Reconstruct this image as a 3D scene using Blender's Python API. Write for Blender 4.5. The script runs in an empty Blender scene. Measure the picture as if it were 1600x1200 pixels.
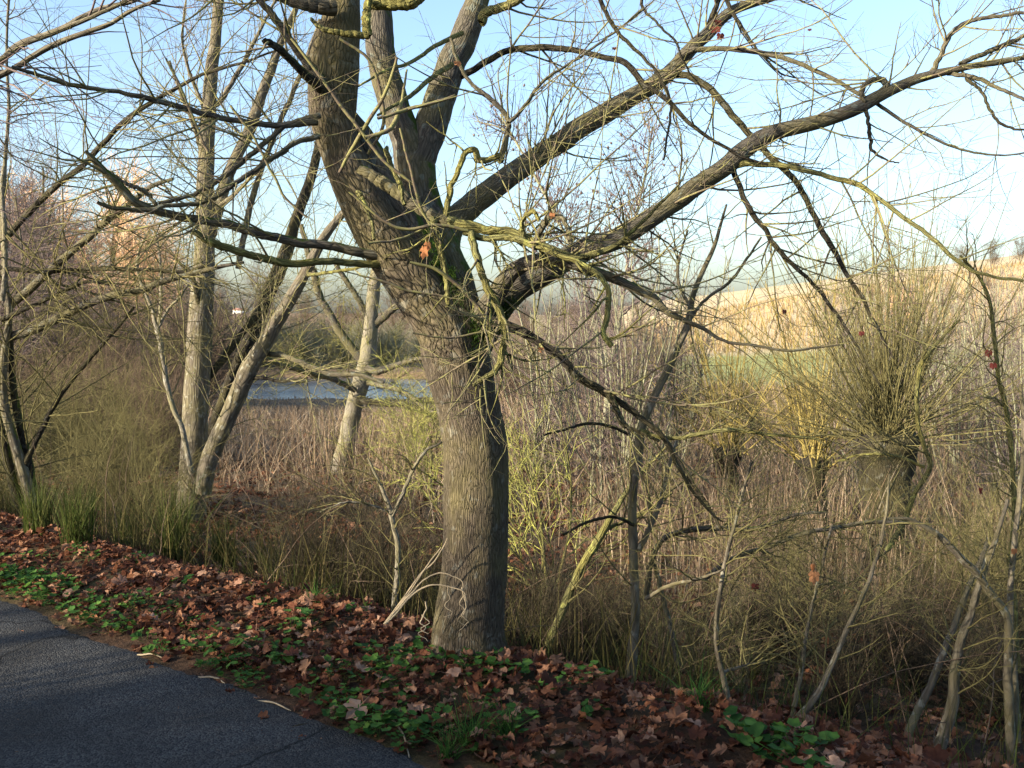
import bpy, math
import numpy as np
from mathutils import Vector, Matrix

# ------------------------------------------------------------------ scene, camera, light
sc = bpy.context.scene
COL = sc.collection
F = 1550.0; EYE = 1.6
cam_d = bpy.data.cameras.new('camera'); cam = bpy.data.objects.new('camera', cam_d); COL.objects.link(cam)
cam_d.sensor_width = 36.0; cam_d.lens = 36.0 * F / 1600.0; cam_d.clip_end = 3000; cam_d.clip_start = 0.05
PITCH = math.atan(100.0 / F)
cam.location = (0, 0, EYE); cam.rotation_euler = (math.pi / 2 - PITCH, 0, 0)
sc.camera = cam
SUN_AZ = np.array([-0.87, -0.49]); SUN_AZ = SUN_AZ / np.linalg.norm(SUN_AZ); SUN_EL = math.radians(18.5)
tosun = Vector((SUN_AZ[0] * math.cos(SUN_EL), SUN_AZ[1] * math.cos(SUN_EL), math.sin(SUN_EL)))
w = bpy.data.worlds.new('World'); sc.world = w; w.use_nodes = True
nt = w.node_tree; bg = nt.nodes['Background']; sky = nt.nodes.new('ShaderNodeTexSky')
sky.sky_type = 'NISHITA'; sky.sun_disc = False; sky.sun_elevation = SUN_EL
sky.sun_rotation = math.atan2(SUN_AZ[0], SUN_AZ[1]); sky.air_density = 1.0; sky.dust_density = 2.6; sky.ozone_density = 2.4
nt.links.new(sky.outputs[0], bg.inputs[0]); bg.inputs[1].default_value = 0.12
sl = bpy.data.lights.new('sun', 'SUN'); sl.energy = 5.0; sl.angle = math.radians(0.5); sl.color = (1.0, 0.87, 0.68)
so = bpy.data.objects.new('sun', sl); COL.objects.link(so); so.rotation_euler = tosun.to_track_quat('Z', 'Y').to_euler()
sc.view_settings.view_transform = 'Standard'; sc.view_settings.look = 'None'
sc.view_settings.gamma = 1; sc.view_settings.use_curve_mapping = False
sc.view_settings.exposure = 1.78

rng = np.random.default_rng(11)
cp, sp = math.cos(PITCH), math.sin(PITCH)

def W(px, py, d):
    "point at pixel (1600x1200 photo) and distance d along the view axis"
    a = (px - 800.0) / F * d; b = (600.0 - py) / F * d
    return np.array([a, d * cp + b * sp, EYE - d * sp + b * cp])

# ------------------------------------------------------------------ terrain
NX, NY = 0.626, 0.780
def sdist(x, y): return (x + 0.47) * NX + (y - 3.65) * NY
SP = np.array([-400, -6, -3.4, -2.9, -0.02, 0.0, 0.35, 0.95, 1.35, 2.0, 3.0, 4.3, 8.7, 16, 26, 34, 400.])
ZP = np.array([0.3, 0.1, 0.0, -0.02, -0.02, -0.012, 0.02, 0.03, -0.16, -0.42, -0.68, -0.86, -1.1, -1.3, -1.55, -1.6, -1.6])
def sstep(a, b, v):
    t = np.clip((v - a) / (b - a), 0, 1); return t * t * (3 - 2 * t)
def ground(x, y):
    x = np.asarray(x, float); y = np.asarray(y, float)
    s = sdist(x, y)
    z = np.interp(s, SP, ZP)
    rough = sstep(0.1, 2.0, s)
    z = z + rough * (0.05 * np.sin(x * 2.1 + 1.3 * np.sin(y * 1.1)) * np.sin(y * 1.7 + .6) + 0.03 * np.sin(x * 4.3 + y * 3.1))
    z = z + 0.012 * sstep(0, .3, s) * np.sin(x * 9 + 2 * np.sin(y * 7))
    # lake basin
    e = ((x + 18) / 23.0) ** 2 + ((y - 50) / 11.5) ** 2
    z = z - 1.6 * (1 - sstep(0.75, 1.15, e))
    # hillside on the right
    top = 2.6 + np.clip(x - 17, 0, 300) * 0.150
    top = np.minimum(top, 22)
    hill = top * sstep(4, 30, x) * sstep(62, 150, y)
    z = z + hill
    # low rise far away
    z = z + 6.0 * sstep(160, 420, y) * (1 - sstep(0, 40, x))
    return z

# ------------------------------------------------------------------ materials
def lin(c): return tuple(c) + (1.0,)
class G:
    def __init__(s, name):
        s.m = bpy.data.materials.new(name); s.m.use_nodes = True; s.t = s.m.node_tree
        s.b = s.t.nodes['Principled BSDF']; s.out = s.t.nodes['Material Output']
    def n(s, typ, **kw):
        nd = s.t.nodes.new(typ)
        for k, v in kw.items():
            if k.startswith('i_'):
                key = k[2:].replace('_', ' ')
                nd.inputs[int(key) if key.isdigit() else key].default_value = v
            else: setattr(nd, k, v)
        return nd
    def l(s, a, b): s.t.links.new(a, b)
    def noise(s, vec, scale, detail=4, rough=.6):
        nd = s.n('ShaderNodeTexNoise', i_Scale=scale, i_Detail=detail, i_Roughness=rough)
        if vec is not None: s.l(vec, nd.inputs['Vector'])
        return nd.outputs['Fac']
    def ramp(s, fac, stops):
        nd = s.n('ShaderNodeValToRGB'); cr = nd.color_ramp
        while len(cr.elements) < len(stops): cr.elements.new(0.5)
        for e, (p, c) in zip(cr.elements, stops):
            e.position = p; e.color = lin(c) if hasattr(c, '__len__') else (c, c, c, 1)
        s.l(fac, nd.inputs[0]); return nd.outputs[0]
    def mix(s, fac, a, b):
        nd = s.n('ShaderNodeMix', data_type='RGBA')
        for i, v in ((0, fac), (6, a), (7, b)):
            if hasattr(v, 'links'): s.l(v, nd.inputs[i])
            else: nd.inputs[i].default_value = v if i == 0 else lin(v)
        return nd.outputs[2]
    def math(s, op, a, b=None, c=None, clamp=False):
        nd = s.n('ShaderNodeMath', operation=op, use_clamp=clamp)
        for i, v in enumerate((a, b, c)):
            if v is None: continue
            if hasattr(v, 'links'): s.l(v, nd.inputs[i])
            else: nd.inputs[i].default_value = v
        return nd.outputs[0]
    def attr(s, name): return s.n('ShaderNodeAttribute', attribute_name=name)
    def bump(s, h, strength, dist):
        nd = s.n('ShaderNodeBump', i_Strength=strength, i_Distance=dist); s.l(h, nd.inputs['Height'])
        s.l(nd.outputs[0], s.b.inputs['Normal'])
    def base(s, c, rough=.85, spec=.2):
        if hasattr(c, 'links'): s.l(c, s.b.inputs['Base Color'])
        else: s.b.inputs['Base Color'].default_value = lin(c)
        s.b.inputs['Roughness'].default_value = rough; s.b.inputs['Specular IOR Level'].default_value = spec

def mat_bark(name, dark, light, moss=.3, mosscol=(.07, .085, .012), lichen=(.30, .31, .26), lichen_amt=.25, ridge=26., rs=.8, green=.3):
    g = G(name); bk = g.attr('bk').outputs['Vector']
    mp = g.n('ShaderNodeMapping'); mp.inputs['Scale'].default_value = (1, 1, .2); g.l(bk, mp.inputs[0])
    wob = g.n('ShaderNodeTexNoise', i_Scale=5.0, i_Detail=2); g.l(bk, wob.inputs['Vector'])
    add = g.n('ShaderNodeMix', data_type='VECTOR'); add.inputs[0].default_value = .045
    g.l(mp.outputs[0], add.inputs[4]); g.l(wob.outputs['Color'], add.inputs[5])
    v = g.n('ShaderNodeTexVoronoi', feature='DISTANCE_TO_EDGE', i_Scale=ridge * 1.7); g.l(add.outputs[1], v.inputs['Vector'])
    crack = g.ramp(v.outputs['Distance'], [(0, 0.), (.16, .8), (.4, 1.)])
    nz = g.noise(add.outputs[1], ridge * 2.2, 6, .7)
    h = g.math('ADD', g.math('MULTIPLY', crack, .7), g.math('MULTIPLY', nz, .8))
    c = g.mix(g.ramp(nz, [(.35, 0.), (.65, 1.)]), dark, light)
    c = g.mix(g.math('MULTIPLY', g.math('SUBTRACT', 1., crack), .65), c, tuple(x * .35 for x in dark))
    big = g.noise(bk, 3.2, 4, .6)
    c = g.mix(g.math('MULTIPLY', g.ramp(big, [(.42, 0.), (.62, 1.)]), green), c, (.15, .135, .04))
    lm = g.ramp(g.noise(bk, 17., 3, .5), [(.60, 0.), (.66, 1.)])
    c = g.mix(g.math('MULTIPLY', lm, lichen_amt), c, lichen)
    # moss grows on the damp side, away from the light, and on top of boughs
    geo = g.n('ShaderNodeNewGeometry')
    dt = g.n('ShaderNodeVectorMath', operation='DOT_PRODUCT'); g.l(geo.outputs['Normal'], dt.inputs[0]); dt.inputs[1].default_value = (.62, .35, .55)
    ms = g.math('ADD', dt.outputs['Value'], g.math('MULTIPLY', g.math('SUBTRACT', g.noise(bk, 6.5, 5, .7), .5), 2.6))
    mm = g.ramp(ms, [(1.0 - moss, 0.), (1.25 - moss if moss < .7 else .9, 1.)]) if moss > 0 else None
    if mm is not None:
        mc = g.mix(g.noise(bk, 60., 3), tuple(x * .5 for x in mosscol), tuple(x * 1.6 for x in mosscol))
        c = g.mix(mm, c, mc)
    g.base(c, .9, .15); g.bump(h, rs, .012); return g.m

def mat_twig(name, a, b, lich=None, la=0.):
    g = G(name); gm = g.n('ShaderNodeNewGeometry')
    n1 = g.noise(gm.outputs['Position'], 1.7, 3, .6)
    c = g.mix(g.ramp(n1, [(.35, 0.), (.65, 1.)]), a, b)
    if lich: c = g.mix(g.math('MULTIPLY', g.ramp(g.noise(gm.outputs['Position'], 22., 3, .6), [(.42, 0.), (.55, 1.)]), la), c, lich)
    g.base(c, .85, .1); return g.m

def mat_leaf(name, stops, trans=.3, rough=.7, spec=.12):
    g = G(name); at = g.attr('rnd').outputs['Fac']; ob = g.n('ShaderNodeObjectInfo').outputs['Random']
    r = g.math('FRACT', g.math('ADD', at, ob)); c = g.ramp(r, stops)
    gm = g.n('ShaderNodeNewGeometry'); nz = g.noise(gm.outputs['Position'], 45., 3, .6)
    c2 = g.mix(g.ramp(nz, [(.35, .55), (.7, 0.)]), c, tuple(x * .35 for x in stops[0][1]))
    g.base(c2, rough, spec)
    tr = g.n('ShaderNodeBsdfTranslucent'); g.l(c, tr.inputs[0]); mx = g.n('ShaderNodeMixShader'); mx.inputs[0].default_value = trans
    g.l(g.b.outputs[0], mx.inputs[1]); g.l(tr.outputs[0], mx.inputs[2]); g.l(mx.outputs[0], g.out.inputs[0]); return g.m

M = {}
M['bark_main'] = mat_bark('maple_bark', (0.0561, 0.046, 0.0326), (0.132, 0.106, 0.0757), moss=.24, mosscol=(0.034, 0.0398, 0.0068), ridge=50, rs=.85, green=.30, lichen_amt=.22)
M['bark_bough'] = mat_bark('maple_bough_bark', (0.0561, 0.0495, 0.0396), (0.125, 0.112, 0.0891), moss=.6, mosscol=(0.0382, 0.0638, 0.00656), ridge=38, rs=.6, green=.35, lichen=(0.145, 0.165, 0.139), lichen_amt=.55)
M['bark_lichen'] = mat_bark('lichened_bark', (0.106, 0.099, 0.0462), (0.218, 0.218, 0.0792), moss=.4, ridge=40, rs=.9, green=.9, lichen=(0.277, 0.277, 0.0792), lichen_amt=.9, mosscol=(0.0924, 0.106, 0.0132))
M['bark_dark'] = mat_bark('dark_bark', (0.0198, 0.0172, 0.0132), (0.0495, 0.0429, 0.0297), moss=.5, ridge=40, rs=.9, green=.2, lichen_amt=.15)  # darkest brown bark, with moss patches
M['bark_grey'] = mat_bark('grey_smooth_bark', (0.0848, 0.0713, 0.0528), (0.158, 0.14, 0.106), moss=.25, ridge=12, rs=.45, green=.3, lichen_amt=.35)
M['bark_pale'] = mat_bark('pale_bark', (0.123, 0.112, 0.0842), (0.235, 0.213, 0.168), moss=.05, ridge=30, rs=.4, green=.4, lichen_amt=.3)
M['tw_maple'] = mat_twig('maple_twig', (0.0858, 0.066, 0.0495), (0.132, 0.109, 0.0726), (0.211, 0.218, 0.066), .5)
M['tw_lichen'] = mat_twig('lichened_twig', (0.145, 0.145, 0.0528), (0.238, 0.238, 0.066), (0.317, 0.317, 0.0792), .8)
M['tw_olive'] = mat_twig('olive_twig', (0.0673, 0.0589, 0.0252), (0.129, 0.112, 0.0477), (0.19, 0.19, 0.0785), .18)
M['tw_brown'] = mat_twig('brown_twig', (0.066, 0.0462, 0.033), (0.132, 0.0957, 0.066))
M['tw_purple'] = mat_twig('purplish_twig', (0.0924, 0.0693, 0.066), (0.152, 0.119, 0.109))
M['tw_dark'] = mat_twig('dark_twig', (0.0231, 0.0198, 0.0132), (0.0528, 0.0429, 0.0264))
M['tw_grey'] = mat_twig('grey_green_stem', (0.132, 0.125, 0.0924), (0.224, 0.218, 0.158), (0.198, 0.218, 0.0792), .4)
M['tw_yellow'] = mat_twig('yellow_willow_shoot', (0.178, 0.139, 0.0396), (0.277, 0.224, 0.0792))
M['tw_willow'] = mat_twig('orange_willow_twig', (0.54, 0.324, 0.18), (0.648, 0.45, 0.27))
M['tw_pale'] = mat_twig('pale_dry_stem', (0.238, 0.191, 0.125), (0.33, 0.277, 0.191))
M['leaf'] = mat_leaf('dead_maple_leaf', [(0, (0.06, 0.0224, 0.0128)), (.3, (0.12, 0.044, 0.024)), (.55, (0.2, 0.08, 0.04)), (.8, (0.288, 0.136, 0.072)), (1, (0.368, 0.216, 0.136))], .25)
M['leaf_pale'] = mat_leaf('pale_maple_leaf', [(0, (0.34, 0.178, 0.111)), (1, (0.442, 0.281, 0.187))], .2)
M['leaf_orange'] = mat_leaf('orange_hanging_leaf', [(0, (0.425, 0.17, 0.068)), (1, (0.527, 0.255, 0.119))], .5)
M['leaf_red'] = mat_leaf('dark_red_leaf', [(0, (0.111, 0.0255, 0.0213)), (1, (0.187, 0.051, 0.034))], .4)
M['green'] = mat_leaf('ground_plant_green', [(0, (0.0255, 0.0765, 0.017)), (.5, (0.0595, 0.145, 0.0255)), (1, (0.119, 0.23, 0.0425))], .35)
M['grass'] = mat_leaf('grass_green', [(0, (0.0281, 0.0449, 0.0101)), (.5, (0.0617, 0.0842, 0.0168)), (1, (0.134, 0.134, 0.0393))], .35)
M['moss'] = mat_leaf('green_moss', [(0, (.02, .045, .006)), (.5, (.04, .085, .01)), (1, (.08, .13, .02))], .3)
M['sedge'] = mat_leaf('olive_sedge', [(0, (0.0393, 0.0365, 0.0123)), (.5, (0.0785, 0.0701, 0.0224)), (1, (0.168, 0.134, 0.0505))], .3)
M['reed'] = mat_leaf('tan_reed', [(0, (0.132, 0.0858, 0.0495)), (.4, (0.251, 0.178, 0.112)), (.8, (0.363, 0.277, 0.185)), (1, (0.436, 0.363, 0.264))], .3)
M['hillgrass'] = mat_leaf('hill_dry_grass', [(0, (0.264, 0.178, 0.0792)), (.5, (0.383, 0.277, 0.132)), (1, (0.449, 0.356, 0.198))], .3)

def mat_ground():
    g = G('ground_soil'); gm = g.n('ShaderNodeNewGeometry'); p = gm.outputs['Position']
    xyz = g.n('ShaderNodeSeparateXYZ'); g.l(p, xyz.inputs[0])
    soil = g.mix(g.ramp(g.noise(p, 9., 6, .7), [(.35, 0.), (.65, 1.)]), (0.0252, 0.0158, 0.0101), (0.072, 0.0418, 0.0245))
    soil = g.mix(g.math('MULTIPLY', g.ramp(g.noise(p, 1.1, 4, .6), [(.45, 0.), (.6, 1.)]), .5), soil, (0.0504, 0.054, 0.018))
    reed = g.mix(g.ramp(g.noise(p, 2.5, 5, .7), [(.35, 0.), (.65, 1.)]), (0.0936, 0.0648, 0.0396), (0.202, 0.144, 0.0864))
    fy = g.n('ShaderNodeMapRange', i_1=9., i_2=16.); g.l(xyz.outputs[1], fy.inputs[0])
    c = g.mix(fy.outputs[0], soil, reed)
    wob = g.math('MULTIPLY', g.math('SUBTRACT', g.noise(p, .06, 3), .5), 22.)
    yy = g.math('ADD', xyz.outputs[1], wob)
    grn = g.mix(g.ramp(g.noise(p, .5, 5, .7), [(.3, 0.), (.7, 1.)]), (.17, .19, .065), (.25, .255, .11))
    band = g.math('MULTIPLY', g.n('ShaderNodeMapRange', i_1=47., i_2=51.).outputs[0], 1.)
    a = g.n('ShaderNodeMapRange', i_1=42., i_2=46.); g.l(yy, a.inputs[0])
    x1 = g.n('ShaderNodeMapRange', i_1=4., i_2=9.); g.l(xyz.outputs[0], x1.inputs[0])
    c = g.mix(g.math('MULTIPLY', a.outputs[0], x1.outputs[0]), c, grn)
    tan = g.mix(g.ramp(g.noise(p, .22, 6, .75), [(.3, 0.), (.7, 1.)]), (.30, .235, .145), (.46, .38, .25))
    tan = g.mix(g.math('MULTIPLY', g.ramp(g.noise(p, .05, 4, .6), [(.5, 0.), (.62, 1.)]), .35), tan, (0.144, 0.158, 0.0504))
    b = g.n('ShaderNodeMapRange', i_1=80., i_2=88.); g.l(yy, b.inputs[0])
    c = g.mix(g.math('MULTIPLY', b.outputs[0], x1.outputs[0]), c, tan)
    g.base(c, .95, .1); g.bump(g.noise(p, 14., 5, .7), .6, .05); return g.m
M['ground'] = mat_ground()

def mat_asphalt():
    g = G('old_asphalt'); p = g.n('ShaderNodeNewGeometry').outputs['Position']
    v = g.n('ShaderNodeTexVoronoi', i_Scale=130.); g.l(p, v.inputs['Vector'])
    sep = g.n('ShaderNodeSeparateColor'); g.l(v.outputs['Color'], sep.inputs[0])
    c = g.mix(g.ramp(sep.outputs[0], [(.1, 0.), (.95, 1.)]), (0.0252, 0.0259, 0.0274), (0.0756, 0.0756, 0.072))
    c = g.mix(g.math('MULTIPLY', g.ramp(g.noise(p, 2.2, 5, .65), [(.4, 0.), (.65, 1.)]), .6), c, (0.0252, 0.0245, 0.023))
    c = g.mix(g.ramp(g.noise(p, 34., 3, .6), [(.68, 0.), (.74, .8)]), c, (0.101, 0.0576, 0.0324))
    wv = g.n('ShaderNodeMix', data_type='VECTOR'); wv.inputs[0].default_value = .35; nw = g.n('ShaderNodeTexNoise', i_Scale=2.2, i_Detail=5); g.l(p, nw.inputs['Vector']); g.l(p, wv.inputs[4]); g.l(nw.outputs['Color'], wv.inputs[5])
    ck = g.n('ShaderNodeTexVoronoi', feature='DISTANCE_TO_EDGE', i_Scale=1.1); g.l(wv.outputs[1], ck.inputs['Vector'])
    c = g.mix(g.ramp(ck.outputs['Distance'], [(0, .8), (.012, 0.)]), c, (0.0064, 0.0064, 0.0056))
    h = g.math('ADD', g.math('MULTIPLY', v.outputs['Distance'], -1.), g.math('MULTIPLY', g.noise(p, 60., 4), .8))
    g.base(c, .95, .08); g.bump(h, .9, .006); return g.m
M['asphalt'] = mat_asphalt()
def mat_water():
    g = G('lake_water'); p = g.n('ShaderNodeNewGeometry').outputs['Position']
    g.base((0.0504, 0.054, 0.0554), .2, .5); g.bump(g.noise(p, 3., 4), .3, .05); return g.m
M['water'] = mat_water()
def mat_flat(name, c, r=.8):
    g = G(name); p = g.n('ShaderNodeNewGeometry').outputs['Position']
    g.base(g.mix(g.noise(p, .8, 4), tuple(x * .85 for x in c), c), r, .3); return g.m
M['plaster'] = mat_flat('white_plaster', (.78, .77, .74)); M['rooftile'] = mat_flat('brown_roof', (.22, .12, .09)); M['pane'] = mat_flat('dark_pane', (.05, .06, .07), .2)

# ------------------------------------------------------------------ mesh helpers
def mesh(name, V, loops, starts, mat, smooth=True, attrs=None):
    me = bpy.data.meshes.new(name)
    V = np.ascontiguousarray(V, dtype=np.float32); loops = np.asarray(loops, np.int32).ravel(); starts = np.asarray(starts, np.int32)
    me.vertices.add(len(V)); me.vertices.foreach_set('co', V.ravel())
    me.loops.add(len(loops)); me.loops.foreach_set('vertex_index', loops)
    me.polygons.add(len(starts)); me.polygons.foreach_set('loop_start', starts)
    me.update(calc_edges=True)
    if smooth: me.polygons.foreach_set('use_smooth', np.ones(len(starts), bool))
    for k, (typ, arr) in (attrs or {}).items():
        a = me.attributes.new(k, typ, 'POINT')
        a.data.foreach_set('value' if typ == 'FLOAT' else 'vector', np.ascontiguousarray(arr, np.float32).ravel())
    me.materials.append(M[mat] if isinstance(mat, str) else mat)
    return me
def link(name, data, parent=None, loc=None):
    o = bpy.data.objects.new(name, data); COL.objects.link(o)
    if parent is not None:
        o.parent = parent
        o.matrix_parent_inverse = Matrix.Translation(-Vector(parent.location))
    if loc is not None: o.location = loc
    return o
def tag(o, label=None, cat=None, group=None, kind=None):
    for k, v in (('label', label), ('category', cat), ('group', group), ('kind', kind)):
        if v: o[k] = v
    return o
def thing(name, loc, label, cat, group=None):
    o = bpy.data.objects.new(name, None); COL.objects.link(o); o.location = tuple(float(v) for v in loc)
    o.empty_display_size = .2
    return tag(o, label, cat, group)

def tubes(P, R, sides, bumpy=0., angular=None):
    "P (n,m,3), R (n,m) -> verts, quads, bk"
    n, m = R.shape
    T = np.gradient(P, axis=1); T /= np.linalg.norm(T, axis=2, keepdims=True) + 1e-9
    ref = np.where(np.abs(T[:, :1, 2:3]) > .8, np.array([[[1., 0, 0]]]), np.array([[[0, 0, 1.]]]))[:, 0]
    U = np.zeros_like(P)
    u = ref - (ref * T[:, 0]).sum(1, keepdims=True) * T[:, 0]; u /= np.linalg.norm(u, axis=1, keepdims=True) + 1e-9
    for k in range(m):
        u = u - (u * T[:, k]).sum(1, keepdims=True) * T[:, k]; u /= np.linalg.norm(u, axis=1, keepdims=True) + 1e-9
        U[:, k] = u
    B = np.cross(T, U)
    th = np.arange(sides) / sides * 2 * np.pi
    c, s = np.cos(th), np.sin(th)
    dirs = U[:, :, None] * c[None, None, :, None] + B[:, :, None] * s[None, None, :, None]
    RR = np.repeat(R[:, :, None], sides, 2)
    L = np.concatenate([np.zeros((n, 1)), np.cumsum(np.linalg.norm(np.diff(P, axis=1), axis=2), 1)], 1)
    if bumpy:
        ph = rng.uniform(0, 6.28, (n, 1, 1, 8))
        Lk = L[:, :, None] / (R[:, :1, None] + 1e-4)
        w_ = sum(np.sin(Lk * f + ph[..., i] + np.round(a) * th[None, None, :]) for i, (f, a) in enumerate([(.9, 1), (1.7, -2), (.6, 2), (2.9, 3), (.35, 0), (4.1, -1)])) / 6
        RR = RR * (1 + bumpy * w_ * 2)
    V = P[:, :, None] + dirs * RR[..., None]
    r0 = np.maximum(R[:, :1].repeat(m, 1), .004)
    bk = np.stack([r0[:, :, None] * c, r0[:, :, None] * s, np.repeat(L[:, :, None], sides, 2)], -1) + rng.uniform(0, 9, (n, 1, 1, 3))
    idx = np.arange(n * m * sides).reshape(n, m, sides)
    a = idx[:, :-1]; b = idx[:, 1:]
    q = np.stack([a, np.roll(a, -1, 2), np.roll(b, -1, 2), b], -1).reshape(-1, 4)
    return V.reshape(-1, 3), q, bk.reshape(-1, 3)
def tube_obj(name, sets, mat, parent=None, kind=None, bumpy=0.):
    "sets: list of (P, R, sides)"
    Vs, Qs, Bs, off = [], [], [], 0
    for P, R, sd in sets:
        if len(P) == 0: continue
        v, q, b = tubes(P, R, sd, bumpy if sd > 4 else 0)
        Vs.append(v); Qs.append(q + off); Bs.append(b); off += len(v)
    V = np.concatenate(Vs); Q = np.concatenate(Qs); Bk = np.concatenate(Bs)
    me = mesh(name, V, Q, np.arange(0, len(Q) * 4, 4), mat, True, {'bk': ('FLOAT_VECTOR', Bk)})
    o = link(name, me, parent)
    if kind: o['kind'] = kind
    return o

def resample(pts, rad, m=28, wig=0.):
    pts = np.asarray(pts, float); rad = np.asarray(rad, float); n = len(pts)
    P = np.vstack([2 * pts[0] - pts[1], pts, 2 * pts[-1] - pts[-2]])
    seg = np.linalg.norm(np.diff(pts, axis=0), axis=1); cum = np.concatenate([[0], np.cumsum(seg)]); t = np.linspace(0, cum[-1], m)
    i = np.clip(np.searchsorted(cum, t, 'right') - 1, 0, n - 2); f = ((t - cum[i]) / (seg[i] + 1e-9))[:, None]
    p0, p1, p2, p3 = P[i], P[i + 1], P[i + 2], P[i + 3]
    out = .5 * ((2 * p1) + (-p0 + p2) * f + (2 * p0 - 5 * p1 + 4 * p2 - p3) * f ** 2 + (-p0 + 3 * p1 - 3 * p2 + p3) * f ** 3)
    r = np.interp(t, cum, rad)
    if wig:
        a = rng.normal(0, 1, (m, 3)); a = (a + np.roll(a, 1, 0) + np.roll(a, -1, 0)) / 3; a[0] = 0
        out = out + a * wig
    return out, r
def trace(pts, d0, d1=None, m=28, wig=0.):
    "pts: (px, py, width_px) traced on the photo; distance runs d0..d1"
    d1 = d0 if d1 is None else d1; n = len(pts)
    seg = np.concatenate([[0], np.cumsum([math.hypot(pts[i + 1][0] - pts[i][0], pts[i + 1][1] - pts[i][1]) for i in range(n - 1)])]); seg = seg / seg[-1]
    ds = d0 + (d1 - d0) * seg
    P = [W(p[0], p[1], d) for p, d in zip(pts, ds)]; R = [p[2] * .5 / F * d for p, d in zip(pts, ds)]
    return resample(P, R, m, wig)

def spawn(P, R, n, L, ang=(30, 65), wander=.16, trop=.03, rs=.55, rmax=1., rmin=.0011, m=7, tmin=.12, tmax=.98, taper=.3, flat=0., rg=None):
    rg = rg or rng
    N, mp = R.shape
    ln = np.linalg.norm(np.diff(P, axis=1), axis=2).sum(1)
    idx = rg.choice(N, n, p=ln / ln.sum()); t = rg.uniform(tmin, tmax, n)
    fi = t * (mp - 1); i0 = np.minimum(fi.astype(int), mp - 2); f = (fi - i0)[:, None]
    base = P[idx, i0] * (1 - f) + P[idx, i0 + 1] * f
    rb = R[idx, i0] * (1 - f[:, 0]) + R[idx, i0 + 1] * f[:, 0]
    T = P[idx, i0 + 1] - P[idx, i0]; T /= np.linalg.norm(T, axis=1, keepdims=True) + 1e-9
    rnd = rg.normal(0, 1, (n, 3)); rnd[:, 2] *= (1 - flat)
    pr = rnd - (rnd * T).sum(1, keepdims=True) * T; pr /= np.linalg.norm(pr, axis=1, keepdims=True) + 1e-9
    a = np.radians(rg.uniform(ang[0], ang[1], n))[:, None]
    d = np.cos(a) * T + np.sin(a) * pr
    Ln = rg.uniform(L[0], L[1], n) * (1.15 - .6 * t)
    out = np.zeros((n, m, 3)); out[:, 0] = base; p = base.copy(); step = (Ln / (m - 1))[:, None]
    for k in range(1, m):
        d = d + rg.normal(0, wander, (n, 3)); d[:, 2] += trop; d /= np.linalg.norm(d, axis=1, keepdims=True)
        p = p + d * step; out[:, k] = p
    r0 = np.clip(np.minimum(rb * rs, rmax), rmin, None)
    Rr = r0[:, None] * (1 - (1 - taper) * np.linspace(0, 1, m)[None])
    return out, Rr
def stack(lst): return np.stack([a[0] for a in lst]), np.stack([a[1] for a in lst])

# ------------------------------------------------------------------ leaves and blades
def leaf_shape(k, size=1.):
    rg = np.random.default_rng(100 + k)
    th = [90, 79, 68, 56, 45, 34, 22, 12, 2, -25, -60, -90, -120, -155, 178, 168, 158, 146, 135, 124, 112, 101]
    rr = [.94, .80, .64, .80, .88, .78, .60, .66, .72, .62, .50, .16, .50, .62, .72, .66, .60, .78, .88, .80, .64, .80]
    rr = np.array(rr) * rg.uniform(.88, 1.1, len(rr)); th = np.radians(th)
    x = np.cos(th) * rr; y = np.sin(th) * rr
    cx, cy = rg.uniform(.1, .5), rg.uniform(-.4, .3)
    z = cx * x ** 2 * rg.choice([-1, 1, 1]) + cy * y ** 2 + rg.normal(0, .10, len(x)) + .5 * rg.uniform(-1, 1) * x * y
    if k % 2: z = z + rg.uniform(.2, .7) * np.abs(x) * rg.choice([-1, 1]); x = x * rg.uniform(.5, .8)
    if k % 3 == 2: z = z + rg.uniform(.3, .9) * np.maximum(0, y) ** 2 * rg.choice([-1, 1]); y = y * .75
    V = np.vstack([[0, 0, 0], np.stack([x, y, z], 1)]) * .5 * size
    n = len(x); Fc = [(0, 1 + i, 1 + (i + 1) % n) for i in range(n)]
    b = len(V); q0 = np.array([0, -.02, 0]); q1 = np.array([rg.uniform(-.15, .15), -.62, rg.uniform(.0, .3)])
    V = np.vstack([V, q0 + [-.012, 0, 0], q0 + [.012, 0, 0], q1]); Fc.append((b, b + 1, b + 2))
    return V, np.array(Fc)
def kidney_shape(k):
    rg = np.random.default_rng(300 + k); n = 11
    th = np.linspace(-80, 260, n); r = np.where((np.arange(n) == 0) | (np.arange(n) == n - 1), .8, 1.) * (1 + .1 * (-1) ** np.arange(n)) * rg.uniform(.92, 1.08, n)
    x = np.cos(np.radians(th)) * r; y = np.sin(np.radians(th)) * r + .2; z = .25 * np.hypot(x, y) ** 2 + rg.normal(0, .06, n)
    V = np.vstack([[0, -.15, -.05], np.stack([x, y, z], 1)]) * .5
    return V, np.array([(0, 1 + i, 2 + i) for i in range(n - 1)])
def rotmats(yaw, tilt, taz, n):
    def ax(a, c, s):
        x, y, z = a.T; C = 1 - c
        return np.stack([np.stack([c + x * x * C, x * y * C - z * s, x * z * C + y * s], -1), np.stack([y * x * C + z * s, c + y * y * C, y * z * C - x * s], -1), np.stack([z * x * C - y * s, z * y * C + x * s, c + z * z * C], -1)], 1)
    Rz = ax(np.tile([0, 0, 1.], (n, 1)), np.cos(yaw), np.sin(yaw))
    A = np.stack([np.cos(taz), np.sin(taz), np.zeros(n)], 1)
    return ax(A, np.cos(tilt), np.sin(tilt)) @ Rz
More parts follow.
